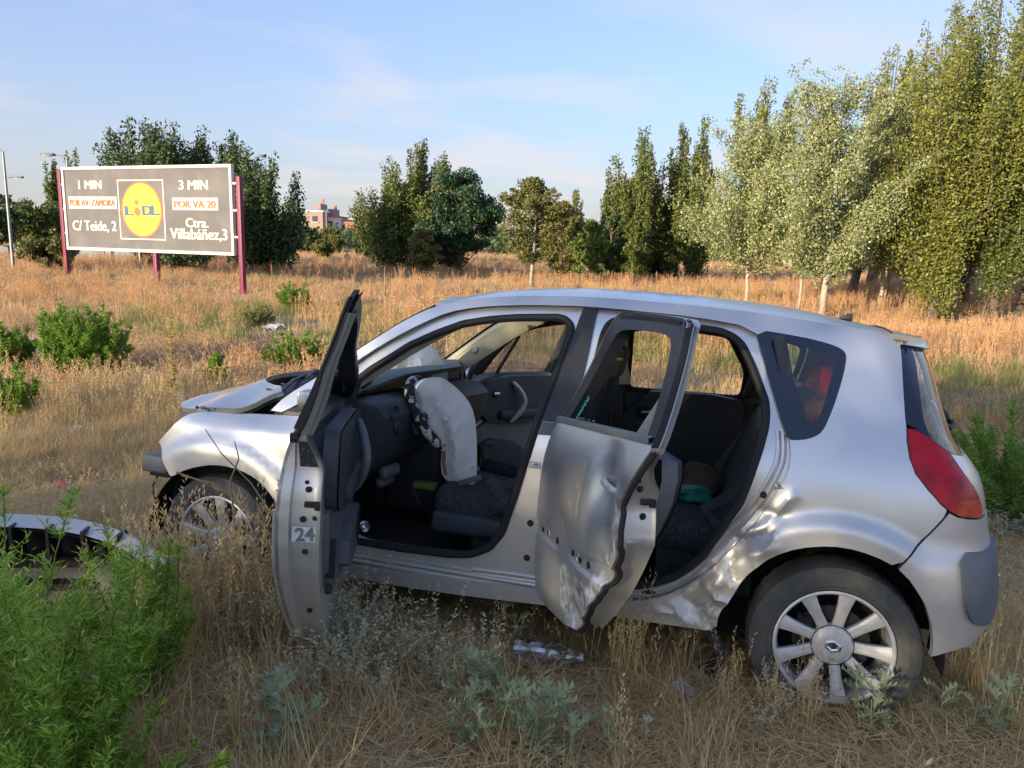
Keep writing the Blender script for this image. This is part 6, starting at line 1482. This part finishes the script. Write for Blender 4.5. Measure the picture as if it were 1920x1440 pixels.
# apartment block on the skyline
SAL = mat('salmon_render', (.33, .25, .21), .9, var=.06); WHI = mat('white_render', (.62, .60, .58), .9, var=.05); ORB = mat('orange_brick', (.45, .16, .08), .9, var=.08); WIN = mat('far_window', (.06, .07, .09), .2); ROOFM = mat('roof_tiles', (.36, .17, .11), .9)
def block(u0, u1, y, vt, m, label, storeys, roof=None, name='apartment_block', dep=12, pent=None):
    p0 = col_at(u0, y); p1 = col_at(u1, y); W = (p1-p0).length; H = height_to(p0, vt); e = empty(name, p0); tag(e, label, 'building', 'buildings on the skyline')
    b = MB(); b.box((W/2, dep/2, H/2), (W, dep, H)); b.build('wall', m, e, smooth=False)
    b = MB(); b.box((W/2, dep/2, H+.2), (W+.5, dep+.5, .4)); b.build('roof', roof or WHI, e, smooth=False)
    nwin = max(1, int(W/3.2)); sh = 2.9
    for s_ in range(storeys):
        z = H-1.7-s_*sh
        for k in range(nwin):
            x = (k+.5)*W/nwin; b = MB(); b.box((x, -.02, z), (1.3, .12, 1.4)); wdw = b.build('window', WIN, e, smooth=False); b = MB(); b.box((x, -.12, z-.85), (1.8, .5, .18)); b.build('balcony', WHI, e, smooth=False)
    if pent:
        b = MB(); b.box((W*pent, dep/2, H+1.2), (W*.35, dep*.6, 2.0)); pp = b.build('penthouse', SAL, e, smooth=False); b = MB(); b.box((W*pent+.5, dep/2, H+2.8), (.5, .5, 1.4)); b.build('chimney', ORB, e, smooth=False)
    return e
block(558, 582, 215, 400, SAL, 'leftmost salmon building on the skyline, half behind the tree', 3)
block(577, 606, 200, 397, SAL, 'salmon apartment block with a rooftop storey, highest on the skyline', 3, WHI, pent=.55)
block(606, 634, 205, 407, WHI, 'white stepped apartment block right of the salmon one', 2, ROOFM, pent=.4)
block(632, 652, 210, 414, WHI, 'lower white apartment block right of the stepped one', 2, SAL)
block(648, 664, 190, 419, ORB, 'low orange brick house at the right end of the buildings', 1, ROOFM, 'brick_house')

# ------------------------------------------------------------------ torn-off bumper and litter
def bumper():
    P_ = ground_at(40, 1215); e = empty('torn_bumper', P_+Vector((-.30, .10, .02)), R(4)); tag(e, 'torn-off front bumper lying behind the green shrub with its dark inside showing', 'bumper')
    b = MB(); rows = []; back = MB(); rb = []
    for t in np.linspace(-1, 1, 33):
        x = .86*t; y = .34*(1-abs(t)**2.6)-.10; h = .40-.07*abs(t)**3; rows.append([(x, y-.10, h-.03), (x, y-.03, h), (x, y+.015, h-.02), (x, y+.05, h*.62), (x, y+.03, h*.35), (x, y-.02, .02)])
        rb.append([(x*.99, y-.10, h-.045), (x*.99, y-.015, h-.03), (x*.99, y+.0, h-.05), (x*.985, y+.03, h*.62), (x*.985, y+.012, h*.35), (x*.985, y-.035, .03)])
    b.grid(rows); o1 = b.build('outer_skin', PAINT, e); back.grid(rb); back.build('inner_face', BLACKP, e)
    for i in range(9):
        b = MB(); b.box((-.62+.155*i, .17-.22*(abs(-.62+.155*i)/.86)**2, .30), (.012, .10, .16)); b.build('rib', BLACKP, e)
    b = MB(); b.box((0, .19, .20), (1.2, .03, .05)); b.box((-.1, .17, .10), (1.1, .05, .03)); b.build('crash_foam', DARKM, e)
    b = MB(); b.add([(-.55, -.12, .02), (-.20, -.16, .01), (-.10, -.02, .16), (-.45, .02, .20), (-.62, -.04, .10)], [(0, 1, 2, 3, 4)]); b.add([(-.20, -.16, .012), (.05, -.12, .01), (.0, .0, .08), (-.10, -.02, .162)], [(0, 1, 2, 3)]); b.build('broken_piece', SCUFF_HILITE, e, smooth=False)
    b = MB(); b.tube([(.30, .05, .05), (.36, -.03, .12), (.46, -.02, .04), (.52, .06, .10)], .006, 6); b.build('cable', RUBBER, e)
bumper()
PETM = glass_mat('crushed_plastic', (.80, .86, .90), 1.6, .15); WHITEP = mat('white_litter', (.70, .69, .66), .6, var=.1); REDP = mat('red_print_can', (.45, .04, .03), .4); BLUEP = mat('bluish_plastic', (.38, .48, .55), .35)
def bottle():
    P_ = ground_at(1022, 1262); e = empty('plastic_bottle', P_+Vector((0, 0, .085)), R(-10)); tag(e, 'crushed clear plastic bottle lying in the grass below the rear door', 'bottle')
    b = MB(); V = []; prof = [(-.13, .030), (-.125, .040), (-.10, .043)]+[(-.09+.018*i, .043-.003*(i % 2)) for i in range(10)]+[(.09, .040), (.115, .022), (.125, .013), (.14, .013)]
    n = 20
    for i, (x, r) in enumerate(prof):
        for k in range(n):
            q = 2*math.pi*k/n; d = 1.08-.22*abs(sn(x*14, math.cos(q), math.sin(q), 1, 1.2)); V.append((x, r*d*math.cos(q)*1.25, r*d*math.sin(q)*1.1))
    Fs = [(i*n+k, i*n+(k+1) % n, (i+1)*n+(k+1) % n, (i+1)*n+k) for i in range(len(prof)-1) for k in range(n)]; Fs.append(tuple(range(n))); b.add(V, Fs); b.build('bottle_body', PETM, e, sharp=25)
    b = MB(); b.lathe([(0, .150), (.014, .150), (.015, .132), (.014, .130)], 14, 'X'); b.build('cap', BLUEP, e)
bottle()
def can():
    P_ = ground_at(120, 917); e = empty('drink_can', P_+Vector((0, 0, .035)), R(20)); tag(e, 'red and silver drink can lying on the bare soil left of the car', 'can')
    b = MB(); b.lathe([(0, -.05), (.024, -.056), (.032, -.048), (.033, .040), (.027, .052), (.025, .050), (0, .046)], 20, 'X'); b.I = [1 if abs(b.V[f[0]][0]+b.V[f[2]][0]) < .05 else 0 for f in b.F]; b.build('can_body', [CHROME, REDP], e)
    b = MB(); b.box((.051, .006, 0), (.003, .02, .012)); b.build('ring_pull', CHROME, e)
can()
def scrap(u, v, s, label, seed, m=WHITEP, name='paper_scrap', cat='litter', z=.03):
    rg = random.Random(seed); P_ = ground_at(u, v); b = MB(); rows = [[(s*(i/4-.5), s*.7*(j/4-.5), s*.22*abs(math.sin(i*1.7+j*2.1+seed))) for j in range(5)] for i in range(5)]; b.grid(rows); b.grid([[(x, y, z_-.004) for x, y, z_ in r] for r in rows[::-1]])
    o = b.build(name, m, sharp=20); o.location = P_+Vector((0, 0, z)); o.rotation_euler = (rg.uniform(-.3, .3), rg.uniform(-.3, .3), rg.uniform(0, 6)); tag(o, label, cat)
scrap(141, 812, .13, 'white paper scrap on the ground above the drink can', 1)
scrap(58, 672, .55, 'pale plastic sheet lying between the bushes at the left edge', 2, BLUEP, 'plastic_sheet', z=.12)
scrap(515, 642, .45, 'white bag caught in the grass above the bonnet bush', 3, WHITEP, 'plastic_bag', z=.25)
scrap(1280, 1306, .075, 'small white plastic scrap between bottle and rear wheel', 4, BLUEP)
scrap(1213, 1364, .035, 'tiny pale wrapper in the grass at the bottom', 5)
scrap(200, 912, .10, 'greyish scrap right of the drink can', 6, BLUEP)
scrap(336, 760, .22, 'bluish plastic piece at the foot of the dead weed', 7, BLUEP, z=.08)
scrap(52, 790, .08, 'tiny white scrap at the left edge below the thin bush', 8)
# ------------------------------------------------------------------ loose things in the car
def incar(o, p): o.matrix_world = CARM @ Matrix.Translation(p) @ o.matrix_world
CL_R = mat('red_cloth', (.72, .03, .03), .8, c2=(.80, .36, .04), c2pos=(.48, .58), vscale=7, bump=.3, bscale=30); CL_B = mat('blue_cloth', (.06, .09, .16), .9, var=.3)
def heap(name, p, s, m, label, cat, seed, amp=.35):
    bm = bmesh.new(); bmesh.ops.create_icosphere(bm, subdivisions=4, radius=1)
    for v in bm.verts:
        c = v.co; k = 1+amp*sn(c.x*.9, c.y*.9, c.z*.9, seed % 4, 1.2)+.12*abs(sn(c.x*2, c.y*2, c.z*2, (seed+1) % 4, 2)); v.co = Vector((c.x*s[0]*k, c.y*s[1]*k, max(c.z*s[2]*k, -s[2]*.6)+s[2]*.6))
    me = bpy.data.meshes.new(name); bm.to_mesh(me); bm.free(); me.materials.append(m); me.polygons.foreach_set('use_smooth', [True]*len(me.polygons)); o = bpy.data.objects.new(name, me); col.objects.link(o); incar(o, p); tag(o, label, cat); return o
heap('blue_bag', (.06, .42, .995), (.15, .20, .10), CL_B, 'dark blue bag under the red jacket behind the rear side window', 'bag', 1)
heap('red_jacket', (.06, .43, 1.12), (.13, .18, .12), CL_R, 'red and orange jacket bundled behind the rear side window', 'jacket', 2)
heap('green_bag', (.60, .20, .665), (.10, .09, .035), mat('teal_plastic', (.02, .22, .15), .5), 'teal plastic bag on the rear seat', 'bag', 3)
heap('brown_cloth', (.55, -.05, .665), (.14, .14, .07), mat('brown_cloth', (.10, .06, .045), .9, var=.3), 'brown cloth heaped on the rear seat', 'cloth', 1)
b = MB(); b.box((0, 0, 0), (.12, .05, .035), bev=.006); o = b.build('yellow_packet', mat('yellow_packet', (.16, .17, .04), .5)); incar(o, (1.86, .38, .60)); tag(o, 'olive yellow packet beside the driver seat cushion', 'packet')
b = MB(); b.lathe([(0, .0), (.012, 0), (.022, .008), (.026, .02)], 14, 'Y'); b.tube([(.03, 0, 0), (.055, .0, -.01)], .012, 8, 1); o = b.build('bottle_cap', [CHROME, mat('orange_plastic', (.7, .14, .03), .5)]); incar(o, (1.99, .75, .47)); tag(o, 'silver and orange cap on the floor at the door opening', 'cap')
for i, (p, s) in enumerate((((.70, .20, .72), .03), ((.64, .05, .76), .025), ((1.75, .3, .42), .05), ((1.40, .62, .43), .03))):
    b = MB(); b.box((0, 0, 0), (s, s*.4, s*.3), bev=.002); o = b.build('glass_fragment', CHROME if i < 2 else TRIMG); incar(o, p); o.rotation_euler.z += i; tag(o, ('shiny fragment on the rear seat, left of its neighbour', 'shiny fragment on the rear seat, right of its neighbour', 'grey fragment on the dark floor under the steering wheel', 'grey fragment on the floor by the sill')[i], 'fragment')
# ------------------------------------------------------------------ pieces that were built together become objects of their own
SPLIT = {'door_striker', 'shut_face_plug', 'grommet', 'wiper', 'wiper_clip', 'clip_hole', 'clip_ring', 'headrest_post', 'air_vent', 'pillar_cover', 'windscreen_seal', 'glass_shards', 'glass_crumbs', 'sill_step', 'shut_flange', 'carpet_edge', 'crash_beam', 'door_latch', 'hood_edge_debris', 'belt_strap', 'belt_buckle', 'torn_cable', 'engine_bay', 'dash_end', 'trim_slot', 'mirror_sail', 'divider_panel', 'crash_foam', 'bare_twig', 'instrument_screen'}
def comps(me):
    n = len(me.vertices); p = list(range(n))
    def fnd(a):
        while p[a] != a: p[a] = p[p[a]]; a = p[a]
        return a
    for e in me.edges:
        a, b = fnd(e.vertices[0]), fnd(e.vertices[1])
        if a != b: p[a] = b
    return [fnd(i) for i in range(n)]
for o in [o for o in col.objects if o.type == 'MESH' and o.name.split('.')[0] in SPLIT and not o.children]:
    me = o.data; cp = comps(me); ids = sorted(set(cp))
    if len(ids) < 2 or len(ids) > 60: continue
    for k, r_ in enumerate(ids):
        vm = {}; V = []; F = []; I = []
        for pl in me.polygons:
            if cp[pl.vertices[0]] != r_: continue
            f = []
            for v in pl.vertices:
                if v not in vm: vm[v] = len(V); V.append(tuple(me.vertices[v].co))
                f.append(vm[v])
            F.append(f); I.append(pl.material_index)
        nm = {'glass_shards': 'glass_shard', 'glass_crumbs': 'glass_crumb'}.get(o.name.split('.')[0], o.name.split('.')[0])
        q = link_mesh(nm, V, F, list(me.materials), o.parent, I); q.matrix_local = o.matrix_local.copy()
        for kk in ('label', 'category', 'group', 'kind'):
            if kk in o.keys(): q[kk] = o[kk]
        if nm == 'bare_twig' and 'label' in q.keys(): q['label'] = ('longest bare twig leaning over the front tyre', 'bare twig rising straight up before the fender', 'bare twig arching low over the front tyre', 'shortest bare twig reaching left before the front tyre')[k % 4]
    bpy.data.objects.remove(o)
